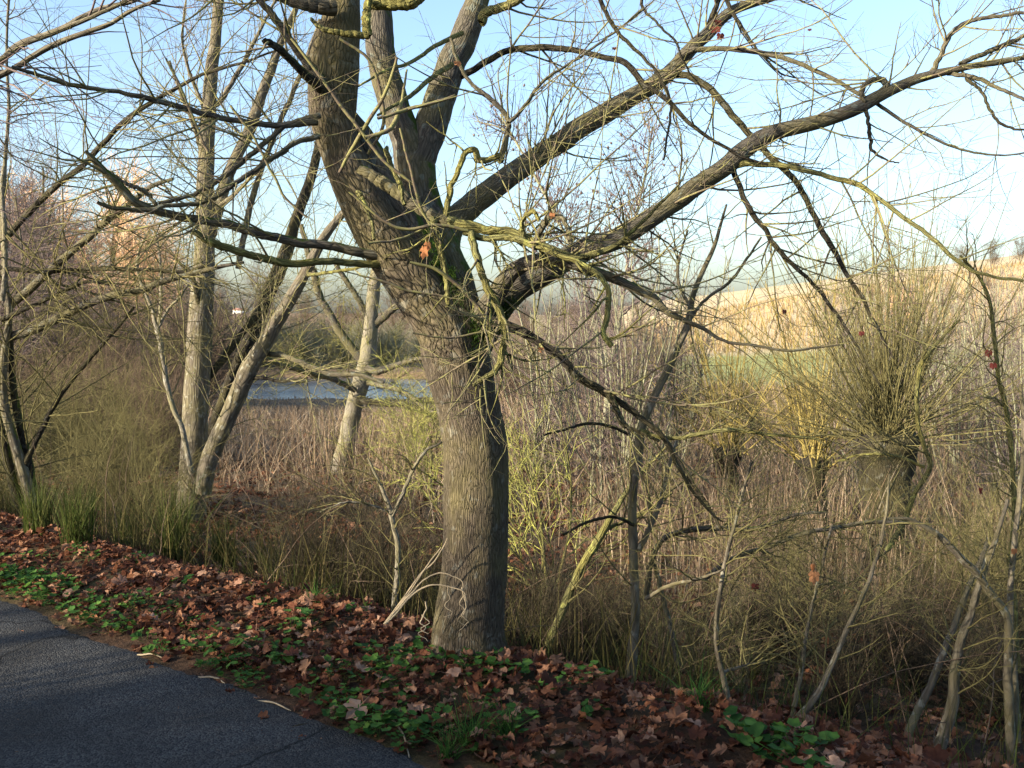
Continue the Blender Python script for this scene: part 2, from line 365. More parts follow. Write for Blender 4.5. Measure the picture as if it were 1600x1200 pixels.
def scatter_mesh(name, shapes, pos, size, tilt, mat, rg=None, smooth=False):
    rg = rg or rng; n = len(pos); K = len(shapes); which = rg.integers(0, K, n)
    yaw = rg.uniform(0, 6.28, n); taz = rg.uniform(0, 6.28, n); tl = np.abs(rg.normal(0, tilt, n))
    RM = rotmats(yaw, tl, taz, n); Vs, Fs, As, off = [], [], [], 0
    rnd = rg.uniform(0, 1, n)
    for k in range(K):
        s = np.where(which == k)[0]
        if not len(s): continue
        sv, sf = shapes[k]
        v = np.einsum('nij,vj->nvi', RM[s], sv) * size[s][:, None, None] + pos[s][:, None]
        f = sf[None] + (np.arange(len(s)) * len(sv))[:, None, None] + off
        Vs.append(v.reshape(-1, 3)); Fs.append(f.reshape(-1, 3)); As.append(np.repeat(rnd[s], len(sv))); off += len(s) * len(sv)
    V = np.concatenate(Vs); Fc = np.concatenate(Fs)
    return mesh(name, V, Fc, np.arange(0, len(Fc) * 3, 3), mat, smooth, {'rnd': ('FLOAT', np.concatenate(As))})
def blades_mesh(name, pos, h, wd, mat, lean=.25, bend=.35, rg=None, m=4, leandir=None):
    rg = rg or rng; n = len(pos); az = rg.uniform(0, 6.28, n); la = rg.uniform(0, 6.28, n); lm = np.abs(rg.normal(0, lean, n)); bd = np.abs(rg.normal(0, bend, n))
    side = np.stack([np.cos(az), np.sin(az), np.zeros(n)], 1); ld = np.stack([np.cos(la), np.sin(la), np.zeros(n)], 1)
    if leandir is not None: ld = ld * .5 + np.asarray(leandir)[None]
    t = np.linspace(0, 1, m); V = []
    for k in range(m):
        c = pos + np.array([0, 0, 1.])[None] * (h * (t[k] - .25 * bd * t[k] ** 2.5))[:, None] + ld * (h * (lm * t[k] + bd * t[k] ** 2.2))[:, None]
        wk = wd * (1 - .9 * t[k] ** 1.5)
        V += [c - side * wk[:, None] * .5, c + side * wk[:, None] * .5]
    V = np.stack(V, 1); idx = np.arange(n * 2 * m).reshape(n, m, 2)
    q = np.stack([idx[:, :-1, 0], idx[:, :-1, 1], idx[:, 1:, 1], idx[:, 1:, 0]], -1).reshape(-1, 4)
    return mesh(name, V.reshape(-1, 3), q, np.arange(0, len(q) * 4, 4), mat, False, {'rnd': ('FLOAT', np.repeat(rg.uniform(0, 1, n), 2 * m))})
def onground(x, y, dz=0.): return np.stack([x, y, ground(x, y) + dz], 1)
def ts_point(t, s):
    "t along the path (towards the left distance), s across it"
    return -0.47 - 0.78 * t + NX * s, 3.65 + 0.626 * t + NY * s

# ================================================================== SETTING
u = np.linspace(-1, 1, 330); gx = np.sinh(u * 5.2) / math.sinh(5.2) * 450
u = np.linspace(-.62, 1, 360); gy = 5 + np.sinh(u * 5.4) / math.sinh(5.4) * 900
XX, YY = np.meshgrid(gx, gy); ZZ = ground(XX, YY)
V = np.stack([XX, YY, ZZ], -1).reshape(-1, 3); idx = np.arange(XX.size).reshape(XX.shape)
q = np.stack([idx[:-1, :-1], idx[:-1, 1:], idx[1:, 1:], idx[1:, :-1]], -1).reshape(-1, 4)
GROUND = tag(link('ground', mesh('ground', V, q, np.arange(0, len(q) * 4, 4), 'ground')), 'brown earth bank falling from the path to the reedy lowland', kind='structure')
# path sheet with a frayed edge
ts = np.concatenate([np.linspace(-14, -3, 60)[:-1], np.linspace(-3, 9, 400)[:-1], np.linspace(9, 60, 200)])
ed = .03 * np.sin(ts * 2.3) + .02 * np.sin(ts * 7.1 + 1) + rng.normal(0, .008, len(ts))
ss = np.array([0, -.05, -.3, -1, -2, -2.8, -2.9]); rows = []
for k, s in enumerate(ss):
    sv = s + (ed if k < 2 else 0); x, y = ts_point(ts, sv); z = np.full_like(x, -.002 if 0 < k < 6 else -.016)
    rows.append(np.stack([x, y, z], 1))
V = np.stack(rows, 0); idx = np.arange(V.shape[0] * V.shape[1]).reshape(V.shape[:2])
q = np.stack([idx[:-1, :-1], idx[:-1, 1:], idx[1:, 1:], idx[1:, :-1]], -1).reshape(-1, 4)[:, ::-1]
tag(link('path', mesh('path', V.reshape(-1, 3), q, np.arange(0, len(q) * 4, 4), 'asphalt', True)), 'dark asphalt path crossed by tree shadows', kind='structure')
# lake
an = np.linspace(0, 2 * np.pi, 64, endpoint=False)
V = np.vstack([[-18, 50, -1.95], np.stack([-18 + 25 * np.cos(an), 50 + 13. * np.sin(an), np.full(64, -1.95)], 1)])
fc = np.array([(0, 1 + i, 1 + (i + 1) % 64) for i in range(64)])
tag(link('lake', mesh('lake', V, fc, np.arange(0, 192, 3), 'water')), 'pale calm lake seen between the trees', kind='structure')

# ================================================================== MAIN MAPLE
base = W(733, 1045, 4.72); base[2] = ground(base[0], base[1])
maple = thing('maple_tree', base, 'big leaning bare maple with ridged trunk standing at the path verge', 'tree')
tr = [(731, 1075, 142), (731, 1045, 124), (732, 1018, 119), (732, 985, 112), (738, 930, 104), (742, 880, 102), (744, 830, 101), (744, 780, 103), (743, 735, 100), (741, 690, 99), (734, 650, 99), (725, 610, 100), (717, 575, 104), (711, 545, 108), (708, 515, 104), (706, 480, 90), (704, 440, 70)]
P, R = trace(tr, 4.72, 4.75, 150)
def fine_trunk(name, P, R, mat, parent, sides=72, amp=.035):
    V, q, bk = tubes(P[None], R[None], sides, 0)
    V = V.reshape(len(P), sides, 3); d = V - P[:, None]; th = np.arange(sides) / sides * 2 * np.pi; k = np.arange(len(P))[:, None] / len(P)
    h = sum(rng.uniform(.4, 1) * np.sin(k * f + a * th[None] + rng.uniform(0, 6.3)) for f, a in [(9, 1), (17, 2), (26, -2), (13, -3), (34, 3), (45, 1), (21, 5)]) / 4
    low = np.clip(1 - k / .15, 0, 1) ** 2; roots = low * .12 + low * .34 * np.maximum(0, np.sin(th[None] * 5 + 1.1)) ** 2
    rid = .010 * np.sin(th[None] * 34 + 3 * np.sin(k * 40 + th[None] * 3) + 2 * np.sin(k * 90)) 
    V = P[:, None] + d * (1 + amp * h + roots + rid)[..., None]
    me = mesh(name, V.reshape(-1, 3), q, np.arange(0, len(q) * 4, 4), mat, True, {'bk': ('FLOAT_VECTOR', bk)})
    return link(name, me, parent)
fine_trunk('trunk', P, R, 'bark_main', maple)
# main leader, up to the left
leader = [(726, 625, 50), (720, 590, 66), (712, 560, 78), (703, 532, 88), (689, 505, 87), (667, 470, 86), (646, 440, 84), (622, 405, 84), (600, 372, 82), (578, 335, 76), (558, 295, 72), (544, 262, 68), (530, 225, 64), (521, 190, 70), (519, 150, 76), (521, 105, 80), (525, 75, 74), (532, 40, 63), (536, 0, 52), (538, -50, 50), (545, -140, 44), (560, -300, 34), (560, -500, 20)]
P, R = trace(leader, 4.72, 4.5, 130); fine_trunk('leader', P, R, 'bark_main', maple, 56, .03)
BIG = []
def bough(pts, d0, d1, mat='bark_bough', sides=20, name='bough', m=70, wig=.003, bumpy=.045):
    P, R = trace(pts, d0, d1, m, wig); tube_obj(name, [(P[None], R[None], sides)], mat, maple, bumpy=bumpy)
    BIG.append(resample(P, R, 28)); return P, R
bough([(722, 545, 60), (722, 500, 64), (716, 460, 60), (700, 420, 62), (682, 380, 66), (665, 340, 64), (655, 300, 60), (648, 260, 64), (640, 225, 56), (625, 190, 48), (612, 150, 48), (600, 110, 46), (594, 67, 44), (592, 20, 40), (590, -40, 36), (600, -200, 28), (590, -400, 15)], 4.86, 5.2)
bough([(650, 262, 52), (664, 225, 52), (676, 185, 52), (688, 150, 50), (704, 105, 46), (722, 67, 44), (735, 30, 40), (746, 0, 36), (765, -60, 32), (800, -180, 24), (820, -350, 12)], 4.95, 5.4)
bough([(722, 550, 50), (712, 500, 54), (692, 450, 54), (664, 400, 52), (640, 360, 50), (618, 318, 48), (600, 285, 44), (584, 245, 38), (566, 210, 30), (545, 180, 22), (520, 160, 16)], 4.70, 4.74)
L1 = bough([(716, 500, 46), (702, 440, 48), (696, 390, 46), (708, 350, 42), (735, 322, 40), (772, 294, 36), (830, 252, 34), (896, 207, 32), (940, 180, 31), (985, 153, 28), (1028, 128, 26), (1052, 108, 25), (1078, 78, 22), (1110, 48, 20), (1145, 16, 16), (1185, 2, 13), (1230, -10, 10), (1300, -30, 7)], 4.85, 5.6)
L2 = bough([(735, 550, 60), (755, 510, 60), (782, 474, 50), (812, 448, 42), (850, 426, 38), (888, 402, 36), (925, 384, 36), (960, 374, 34), (1000, 352, 31), (1045, 322, 30), (1090, 290, 29), (1132, 262, 29), (1165, 232, 29), (1200, 211, 26), (1240, 200, 24), (1290, 187, 22), (1340, 168, 21), (1372, 150, 19), (1410, 133, 16), (1450, 118, 14), (1500, 107, 11), (1555, 98, 9), (1640, 85, 6)], 4.75, 5.0)
bough([(745, 500, 34), (775, 460, 30), (800, 425, 26), (835, 405, 22), (880, 408, 22), (915, 420, 18), (950, 432, 15), (1000, 455, 13), (1022, 465, 12), (1040, 485, 10), (1070, 500, 8), (1100, 515, 6), (1130, 533, 5), (1180, 540, 4.5), (1240, 548, 4), (1310, 538, 3)], 4.66, 4.2, 'bark_bough', 12, wig=.004)
bough([(755, 500, 18), (785, 506, 16), (820, 520, 15), (850, 540, 14), (880, 562, 14), (905, 590, 13), (935, 607, 13), (960, 625, 11), (985, 640, 10), (1005, 655, 9), (1040, 690, 8), (1060, 730, 7), (1085, 770, 5), (1110, 800, 4), (1130, 815, 2.5)], 4.62, 4.3, 'bark_dark', 10, wig=.004)
bough([(950, 615, 9), (962, 640, 9), (972, 662, 7), (1000, 675, 6), (1030, 690, 5)], 4.42, 4.3, 'bark_dark', 8, wig=.004)
bough([(712, 122, 14), (738, 110, 10), (760, 95, 11), (800, 78, 10), (850, 74, 11), (900, 80, 9), (945, 90, 9), (976, 97, 10), (1000, 122, 8), (1040, 155, 8), (1062, 178, 7), (1100, 210, 6), (1150, 240, 5), (1200, 258, 4)], 5.05, 4.7, 'bark_dark', 10, wig=.004)
bough([(1050, 115, 12), (1080, 122, 11), (1110, 140, 11), (1140, 175, 11), (1170, 210, 10), (1210, 252, 10), (1245, 285, 9), (1270, 330, 9), (1295, 375, 9), (1320, 425, 7), (1350, 470, 6), (1375, 520, 4.5), (1395, 560, 3)], 5.35, 4.6, 'bark_dark', 10, wig=.004)
bough([(1142, 258, 10), (1155, 290, 9), (1170, 325, 9), (1195, 358, 8), (1220, 395, 8), (1250, 425, 6), (1285, 460, 6), (1320, 510, 5), (1350, 560, 4), (1380, 612, 3)], 4.9, 4.5, 'bark_dark', 10, wig=.004)
bough([(1135, 262, 14), (1165, 256, 10), (1210, 258, 9), (1260, 266, 8), (1310, 280, 8), (1340, 288, 9), (1375, 312, 7), (1420, 345, 7), (1465, 380, 7), (1505, 415, 6), (1545, 430, 5), (1600, 440, 4)], 4.88, 4.3, 'bark_lichen', 10, wig=.003)
bough([(1062, 88, 14), (1085, 78, 9), (1130, 76, 8), (1190, 83, 8), (1245, 98, 7), (1290, 118, 7), (1340, 145, 6), (1378, 168, 6), (1430, 200, 5), (1490, 230, 4), (1560, 242, 3), (1620, 236, 2.5)], 5.3, 4.7, 'bark_bough', 9, wig=.003)
bough([(1108, 40, 10), (1128, -10, 7), (1140, 10, 7), (1170, 60, 5), (1195, 90, 4), (1220, 115, 3), (1255, 122, 1.5)], 5.45, 5.3, 'bark_dark', 7)
bough([(1385, 148, 10), (1383, 128, 10), (1368, 124, 9), (1352, 132, 8), (1346, 148, 7), (1352, 160, 5)], 4.93, 4.9, 'bark_bough', 9)
bough([(1352, 165, 7), (1356, 190, 6), (1360, 215, 6), (1362, 235, 5), (1385, 250, 3), (1405, 255, 2)], 4.92, 4.8, 'bark_dark', 7)
bough([(1455, 115, 10), (1470, 85, 8), (1485, 55, 8), (1510, 35, 7), (1560, 25, 6), (1620, 18, 5)], 4.97, 4.8, 'bark_bough', 8)
bough([(1500, 100, 8), (1540, 82, 8), (1575, 68, 8), (1600, 55, 7), (1650, 20, 5)], 4.98, 5.1, 'bark_bough', 8)
bough([(1480, 115, 7), (1520, 120, 7), (1555, 135, 6), (1600, 155, 5), (1650, 180, 4)], 4.97, 4.7, 'bark_bough', 8)
bough([(1510, 122, 6), (1535, 145, 5), (1555, 185, 5), (1580, 200, 4), (1620, 205, 3)], 4.9, 4.6, 'bark_dark', 7)
bough([(930, -20, 8), (945, 15, 7), (965, 50, 7), (990, 75, 6), (1020, 105, 5), (1045, 150, 5), (1046, 190, 4), (1036, 250, 3)], 4.4, 4.3, 'bark_dark', 8)
bough([(1000, -20, 5), (1003, 10, 5), (1025, 35, 4), (1055, 65, 4), (1070, 100, 3), (1100, 145, 2)], 4.7, 4.6, 'bark_dark', 6)
bough([(560, 135, 3), (600, 112, 5), (640, 98, 6), (680, 72, 7), (722, 52, 8)], 4.4, 4.95, 'bark_lichen', 7, 'shoot', 24, .003, 0)
bough([(590, 180, 4), (640, 150, 7), (670, 125, 8), (706, 100, 9)], 4.5, 4.9, 'bark_lichen', 7, 'shoot', 24, .003, 0)
# lichen-covered cluster right of the crotch
bough([(700, 345, 16), (730, 352, 17), (765, 360, 14), (800, 362, 12), (830, 375, 12), (870, 392, 12), (905, 402, 9), (960, 385, 8), (1000, 350, 6), (1030, 320, 5), (1060, 290, 3)], 4.35, 4.2, 'bark_lichen', 12)
bough([(725, 362, 11), (760, 372, 10), (800, 372, 11), (840, 385, 10), (885, 403, 9), (930, 425, 8), (950, 455, 9), (948, 500, 10), (942, 520, 9), (955, 540, 9)], 4.32, 4.1, 'bark_lichen', 10)
bough([(735, 362, 13), (742, 390, 12), (752, 425, 12), (765, 458, 12), (780, 485, 12), (788, 515, 11), (785, 550, 12), (775, 578, 10), (755, 592, 9), (738, 602, 6)], 4.28, 4.2, 'bark_lichen', 12)
bough([(560, 262, 15), (590, 280, 20), (620, 300, 20), (650, 322, 19), (680, 338, 18), (705, 350, 14)], 4.42, 4.4, 'bark_bough', 12)
bough([(694, 348, 11), (700, 315, 10), (705, 290, 9), (718, 262, 9), (728, 238, 9), (742, 235, 11), (748, 250, 11), (762, 250, 10), (782, 243, 9), (780, 255, 6)], 4.4, 4.45, 'bark_lichen', 9)
bough([(782, 252, 10), (788, 225, 9), (795, 192, 8), (778, 165, 8), (755, 145, 8), (735, 130, 6), (715, 95, 6), (705, 60, 5)], 4.45, 4.5, 'bark_bough', 8)
bough([(795, 192, 7), (820, 165, 6), (850, 125, 5), (890, 100, 4), (940, 65, 4), (1000, 20, 3), (1030, -10, 2)], 4.4, 4.7, 'bark_bough', 7)
bough([(835, 388, 12), (845, 360, 10), (862, 338, 9), (878, 340, 8), (888, 360, 7), (892, 385, 6)], 4.3, 4.15, 'bark_bough', 9)
bough([(820, 380, 10), (815, 350, 7), (832, 330, 7), (842, 345, 5)], 4.3, 4.2, 'bark_lichen', 8)
bough([(560, 300, 10), (570, 320, 8), (580, 345, 6), (585, 375, 5)], 4.35, 4.3, 'bark_lichen', 7)
bough([(676, 340, 10), (690, 400, 10), (698, 440, 9), (700, 480, 8)], 4.33, 4.34, 'bark_lichen', 9)
bough([(602, 230, 8), (612, 260, 8), (625, 290, 7), (632, 320, 6)], 4.3, 4.3, 'bark_lichen', 7)
ms = []
for a_, b_, d_ in [((735, 545), (700, 420), 4.56), ((760, 530), (800, 470), 4.6), ((700, 470), (668, 360), 4.56), ((735, 560), (742, 500), 4.55)]:
    for k_ in np.linspace(0, 1, 60):
        q_ = W(a_[0] + (b_[0] - a_[0]) * k_ + rng.normal(0, 7), a_[1] + (b_[1] - a_[1]) * k_ + rng.normal(0, 5), d_ + .05 + abs(rng.normal(0, .03))); ms.append(q_)
ms = np.array(ms); nb = 14; pos_ = np.repeat(ms, nb, 0) + rng.normal(0, .010, (len(ms) * nb, 3))
o = link('moss', blades_mesh('moss', pos_, rng.uniform(.010, .026, len(pos_)), rng.uniform(.003, .006, len(pos_)), 'moss', .8, .8, m=3), maple); o['kind'] = 'stuff'
# thin shoots in front of the crotch
for pts in [[(700, 480, 5), (740, 495, 5), (768, 515, 6)], [(560, 430, 3), (600, 440, 4), (640, 455, 4), (680, 460, 4), (725, 470, 3)], [(640, 410, 5), (680, 420, 6), (720, 450, 6), (755, 490, 6), (770, 515, 6)], [(645, 520, 3), (700, 528, 3.5), (760, 518, 4), (785, 512, 4)],
            [(455, 60, 5), (500, 120, 5), (560, 200, 6), (600, 250, 6), (650, 290, 5)], [(620, 90, 5), (600, 150, 6), (560, 215, 7), (530, 270, 6)], [(530, 60, 5), (580, 100, 5), (600, 190, 6), (575, 240, 6)],
            [(570, 215, 8), (605, 205, 8), (617, 190, 8), (630, 150, 6), (636, 110, 4)], [(590, 185, 6), (640, 170, 6), (680, 160, 6), (710, 150, 4)], [(625, 200, 4), (640, 260, 5), (660, 330, 5), (690, 380, 4)], [(545, 300, 4), (620, 355, 5), (690, 352, 6), (730, 360, 6)], [(575, 380, 4), (620, 375, 4), (665, 355, 5)]]:
    n_ = len(pts); pts = [(a, b, c * (1.05 - .6 * abs(k_ - (n_ - 1) * .45) / n_)) for k_, (a, b, c) in enumerate(pts)]
    bough(pts, 4.15, 4.3, 'tw_maple', 6, 'shoot', 24, .003, 0)
bough([(575, 5, 16), (600, 5, 22), (640, 3, 22), (665, -15, 20)], 4.5, 4.5, 'bark_lichen', 10)
bough([(575, 55, 14), (572, 30, 14), (576, 0, 12)], 4.45, 4.45, 'bark_lichen', 9)
bough([(752, 35, 16), (760, 20, 16), (800, 5, 13), (840, -20, 8)], 4.95, 4.9, 'bark_lichen', 9)
# left side
bough([(600, 402, 16), (560, 394, 15), (520, 385, 14), (475, 380, 15), (430, 370, 14), (385, 360, 14), (340, 348, 14), (300, 342, 13), (262, 334, 13), (215, 318, 14), (195, 300, 14), (170, 275, 12), (150, 255, 11), (132, 236, 5)], 4.6, 4.0, 'bark_bough', 14)
bough([(600, 412, 13), (560, 412, 11), (510, 408, 11), (455, 412, 12), (405, 402, 12), (360, 390, 12), (330, 378, 13), (300, 362, 9)], 4.6, 4.15, 'bark_lichen', 12)
bough([(496, 190, 12), (470, 192, 12), (430, 195, 10), (390, 192, 9), (340, 183, 9), (290, 170, 9), (240, 155, 9), (190, 145, 7), (140, 138, 7), (80, 125, 7), (20, 105, 5)], 4.5, 3.9, 'bark_bough', 10)
bough([(505, 140, 20), (480, 120, 14), (455, 95, 12), (435, 75, 12), (412, 62, 9)], 4.5, 4.2, 'bark_dark', 10)
bough([(500, 125, 20), (480, 100, 14), (455, 65, 13), (430, 30, 12), (405, 0, 10), (380, -30, 9)], 4.5, 4.3, 'bark_bough', 12)
bough([(520, 10, 30), (495, 8, 25), (460, 2, 20), (420, -12, 16), (350, -30, 12)], 4.45, 4.3, 'bark_bough', 14)
bough([(500, 213, 10), (465, 222, 8), (425, 248, 8), (385, 275, 8), (345, 302, 8), (310, 318, 7), (265, 320, 7), (235, 328, 8), (195, 326, 7), (170, 323, 7), (152, 317, 5)], 4.5, 4.0, 'bark_bough', 9)
bough([(500, 180, 10), (450, 195, 8), (400, 235, 8), (350, 275, 8), (310, 300, 7), (250, 320, 6)], 4.5, 4.2, 'bark_bough', 8)
bough([(245, 320, 6), (225, 298, 7), (200, 288, 6), (165, 265, 5)], 4.15, 4.1, 'bark_bough', 7)
bough([(575, 55, 12), (535, 52, 10), (505, 45, 8), (485, 30, 6)], 4.35, 4.3, 'bark_lichen', 8)
bough([(360, 165, 4), (400, 220, 4), (440, 300, 4), (480, 340, 3)], 4.2, 4.3, 'tw_maple', 6, 'shoot', 24, .003, 0)
bough([(325, 240, 5), (300, 180, 4), (275, 120, 4), (258, 92, 3)], 4.2, 4.2, 'tw_maple', 6, 'shoot', 24, .003, 0)
PB, RB = stack(BIG); PB = PB[3:]; RB = RB[3:]; BIG = BIG[3:]
r2 = np.minimum(RB, .02)
a1 = spawn(PB, r2, 480, (.25, 1.0), (30, 75), .085, .03, .42, .006, .0016, 9)
q0 = a1[0][:, 0]; pxx = 800 + F * q0[:, 0] / q0[:, 1]; keep = ~((pxx < 745) & (pxx > 470)) | (rng.random(len(q0)) < .10); a1 = (a1[0][keep], a1[1][keep])
a2 = spawn(*a1, 1700, (.10, .40), (30, 70), .09, .03, .6, .004, .0011, 7)
a3 = spawn(*a2, 3000, (.04, .16), (30, 70), .15, .03, .7, .003, .0008, 5)
tube_obj('twigs', [(*a1, 5), (*a2, 4), (*a3, 3)], 'tw_maple', maple, 'stuff')
# lichen twigs about the crotch
sel = [i for i in range(len(BIG)) if np.linalg.norm(PB[i].mean(0) - W(830, 380, 4.3)) < .45]
b1 = spawn(PB[sel], r2[sel], 34, (.15, .5), (30, 75), .14, .03, .5, .006, .0018, 8); b2 = spawn(*b1, 140, (.06, .22), (30, 70), .16, .02, .7, .004, .0012, 6)
tube_obj('lichened_twigs', [(*b1, 5), (*b2, 4)], 'bark_lichen', maple, 'stuff')

# ================================================================== traced trees
def traced_tree(name, label, cat, stems, bark, twig, basept, counts, Lr=((.4, 1.4), (.2, .6), (.1, .3)), trop=.03, sides=16, partname='stem', extra_r=.02, bumpy=.06, wander=.10, rcap=.0075, group=None, rmin=(.002, .0015, .0012), ang=(28, 65), flat=0.):
    b = np.array(basept, float)
    T = thing(name, b, label, cat, group); arr = []
    for s in stems:
        pts, d0, d1 = s[:3]; bm = s[3] if len(s) > 3 else bark; nm = s[4] if len(s) > 4 else partname
        P, R = trace(pts, d0, d1, 60, .004 * d0 / 10); sd = sides if max(R) > .02 else 8
        tube_obj(nm, [(P[None], R[None], sd)], bm, T, bumpy=bumpy); arr.append(resample(P, R, 28))
    P, R = stack(arr); R = np.minimum(R, extra_r); sets = []
    cur = (P, R)
    for k, n in enumerate(counts):
        cur = spawn(cur[0], cur[1], n, Lr[k], ang, wander, trop, .55, rcap / (k + 1), rmin[k], (9, 7, 5)[k], tmin=.2, flat=flat)
        sets.append((cur[0], cur[1], (5, 4, 3)[k]))
    if sets: tube_obj('twigs', sets, twig, T, 'stuff')
    return T, (P, R)
def gp(px, d):
    x = (px - 800.) / F * d; y = d; return np.array([x, y, float(ground(x, y))])

b = gp(300, 12.3)
traced_tree('grey_tree', 'grey smooth-barked tree left of the big maple, forking low into leaning stems', 'tree', [
    ([(297, 850, 56), (298, 810, 48), (300, 760, 42), (303, 700, 42), (306, 650, 40), (308, 600, 40), (311, 540, 38), (315, 480, 36), (319, 420, 32), (321, 360, 29), (320, 310, 28), (322, 260, 26), (324, 220, 24), (326, 170, 23), (331, 110, 20), (337, 60, 17), (341, 10, 16), (346, -60, 14), (350, -200, 9)], 12.3, 12.3, 'bark_grey', 'trunk'),
    ([(318, 770, 26), (325, 725, 28), (338, 690, 28), (355, 655, 27), (372, 615, 27), (390, 575, 28), (405, 550, 26), (420, 525, 24), (440, 492, 22), (455, 465, 20), (475, 430, 18), (490, 400, 17), (510, 365, 14), (535, 335, 12), (565, 300, 9)], 12.1, 11.6),
    ([(320, 705, 18), (335, 660, 16), (350, 620, 16), (368, 575, 16), (385, 540, 18), (400, 505, 22), (415, 465, 24), (432, 430, 24), (450, 385, 20), (462, 345, 17), (478, 300, 16), (492, 255, 14), (500, 215, 12)], 12.6, 13.2, 'bark_dark'),
    ([(318, 600, 10), (345, 565, 12), (375, 525, 11), (400, 490, 10), (425, 455, 8)], 12.4, 12.8, 'bark_dark'),
    ([(328, 370, 17), (342, 320, 19), (356, 275, 18), (370, 245, 18), (385, 215, 18), (398, 180, 17), (410, 145, 16), (425, 105, 14), (440, 65, 12), (460, 20, 9), (475, -30, 7)], 12.3, 12.6),
    ([(372, 420, 9), (385, 350, 10), (400, 290, 9), (420, 235, 8), (440, 185, 8), (460, 140, 7), (480, 90, 6), (500, 30, 5)], 12.6, 12.6),
    ([(312, 480, 9), (300, 430, 6), (285, 415, 5), (275, 405, 4)], 12.2, 12, 'bark_dark'),
    ([(330, 170, 8), (350, 150, 8), (385, 90, 7), (410, 40, 5), (430, 0, 4)], 12.3, 12.4),
    ([(316, 240, 7), (300, 190, 6), (280, 140, 5), (265, 95, 4)], 12.3, 12.0),
    ([(322, 175, 7), (295, 110, 5), (285, 60, 4), (290, 0, 3)], 12.3, 12.1),
    ([(370, 610, 7), (400, 590, 6), (440, 596, 5), (480, 590, 3)], 12, 11.6, 'bark_dark'),
    ([(400, 552, 9), (440, 555, 8), (480, 570, 9), (520, 585, 9), (560, 585, 7), (600, 598, 5)], 12, 11.4, 'bark_bough'),
    ([(480, 430, 6), (520, 425, 5), (560, 418, 5), (610, 405, 4)], 11.6, 11.2, 'bark_lichen'),
    ([(340, 325, 8), (370, 300, 6), (410, 260, 5), (450, 235, 4)], 12.3, 12, 'bark_grey'),
], 'bark_grey', 'tw_maple', b, (190, 850, 1600), ((.5, 1.9), (.3, .9), (.1, .4)), trop=.05, rmin=(.004, .0028, .002))

b = gp(528, 17.2)
traced_tree('lichened_tree', 'yellowish lichened tree with slanting trunk just left behind the maple', 'tree', [
    ([(522, 765, 36), (528, 740, 33), (540, 700, 29), (548, 660, 27), (556, 625, 27), (566, 590, 27), (574, 560, 28), (577, 530, 24), (580, 500, 21), (583, 465, 20), (587, 430, 18), (595, 380, 14), (600, 330, 11), (610, 270, 8)], 17.2, 17.2, 'bark_pale', 'trunk'),
    ([(572, 568, 16), (550, 545, 14), (532, 520, 13), (515, 490, 12), (498, 460, 12), (490, 425, 11), (480, 390, 9), (470, 350, 7)], 17.2, 17.0),
    ([(578, 500, 12), (566, 480, 10), (552, 455, 9), (535, 430, 8), (520, 405, 6)], 17.2, 17),
    ([(583, 510, 14), (600, 495, 12), (615, 482, 11), (635, 470, 9), (660, 455, 7)], 17.2, 17),
    ([(560, 625, 9), (590, 630, 10), (630, 632, 9), (665, 645, 9), (700, 650, 6)], 17.0, 16, 'bark_dark'),
    ([(575, 575, 12), (590, 580, 12), (620, 570, 9), (660, 560, 7), (700, 568, 5)], 17.0, 16),
    ([(574, 598, 8), (610, 605, 9), (640, 618, 8), (670, 640, 7), (695, 648, 6)], 17.0, 16),
    ([(555, 610, 9), (520, 592, 9), (480, 582, 8), (440, 570, 7), (405, 556, 6)], 17.0, 16),
], 'bark_bough', 'bark_lichen', b, (160, 700, 1200), ((.5, 1.7), (.25, .8), (.1, .4)), trop=.01, rmin=(.006, .004, .003), wander=.2)

b = gp(988, 5.15)
traced_tree('sapling', 'slim forked sapling right of the maple with long dark side boughs', 'sapling', [
    ([(984, 1085, 20), (986, 1050, 17), (990, 1000, 15), (993, 950, 14), (991, 900, 14), (990, 850, 14), (988, 800, 14), (990, 760, 14), (998, 715, 14), (1001, 675, 14), (1012, 640, 12), (1028, 608, 12), (1045, 575, 12), (1060, 540, 11), (1075, 505, 11), (1082, 465, 9), (1095, 430, 8), (1112, 395, 7), (1125, 355, 5), (1135, 320, 3)], 5.15, 5.2, 'bark_grey', 'trunk'),
    ([(998, 860, 9), (1015, 825, 9), (1030, 790, 8), (1040, 750, 7), (1050, 710, 5), (1060, 680, 4)], 5.15, 5.3),
    ([(1000, 672, 7), (1040, 685, 6), (1085, 680, 7), (1130, 672, 7), (1200, 678, 5), (1280, 686, 4)], 5.15, 4.9, 'bark_lichen'),
    ([(1022, 665, 8), (1045, 695, 8), (1070, 735, 7), (1092, 770, 7), (1112, 800, 6), (1128, 830, 5)], 5.1, 4.9, 'bark_dark'),
    ([(990, 820, 6), (960, 808, 5), (920, 815, 5), (880, 835, 4)], 5.1, 4.9, 'bark_dark'),
    ([(985, 680, 5), (950, 665, 5), (915, 662, 5), (880, 672, 4), (850, 680, 3)], 5.1, 4.9, 'bark_dark'),
    ([(1070, 510, 6), (1100, 470, 5), (1140, 440, 5), (1170, 400, 4), (1190, 370, 3)], 5.2, 5.2, 'bark_grey'),
    ([(1078, 480, 5), (1060, 440, 5), (1062, 400, 4), (1075, 360, 3)], 5.2, 5.3, 'bark_grey'),
    ([(1010, 935, 7), (1045, 915, 6), (1090, 905, 5), (1130, 890, 3)], 5.1, 4.7, 'bark_grey'),
], 'bark_grey', 'tw_olive', b, (46, 220, 400), ((.25, .8), (.12, .4), (.05, .2)), sides=14, rcap=.0045, rmin=(.0016, .0012, .0009))

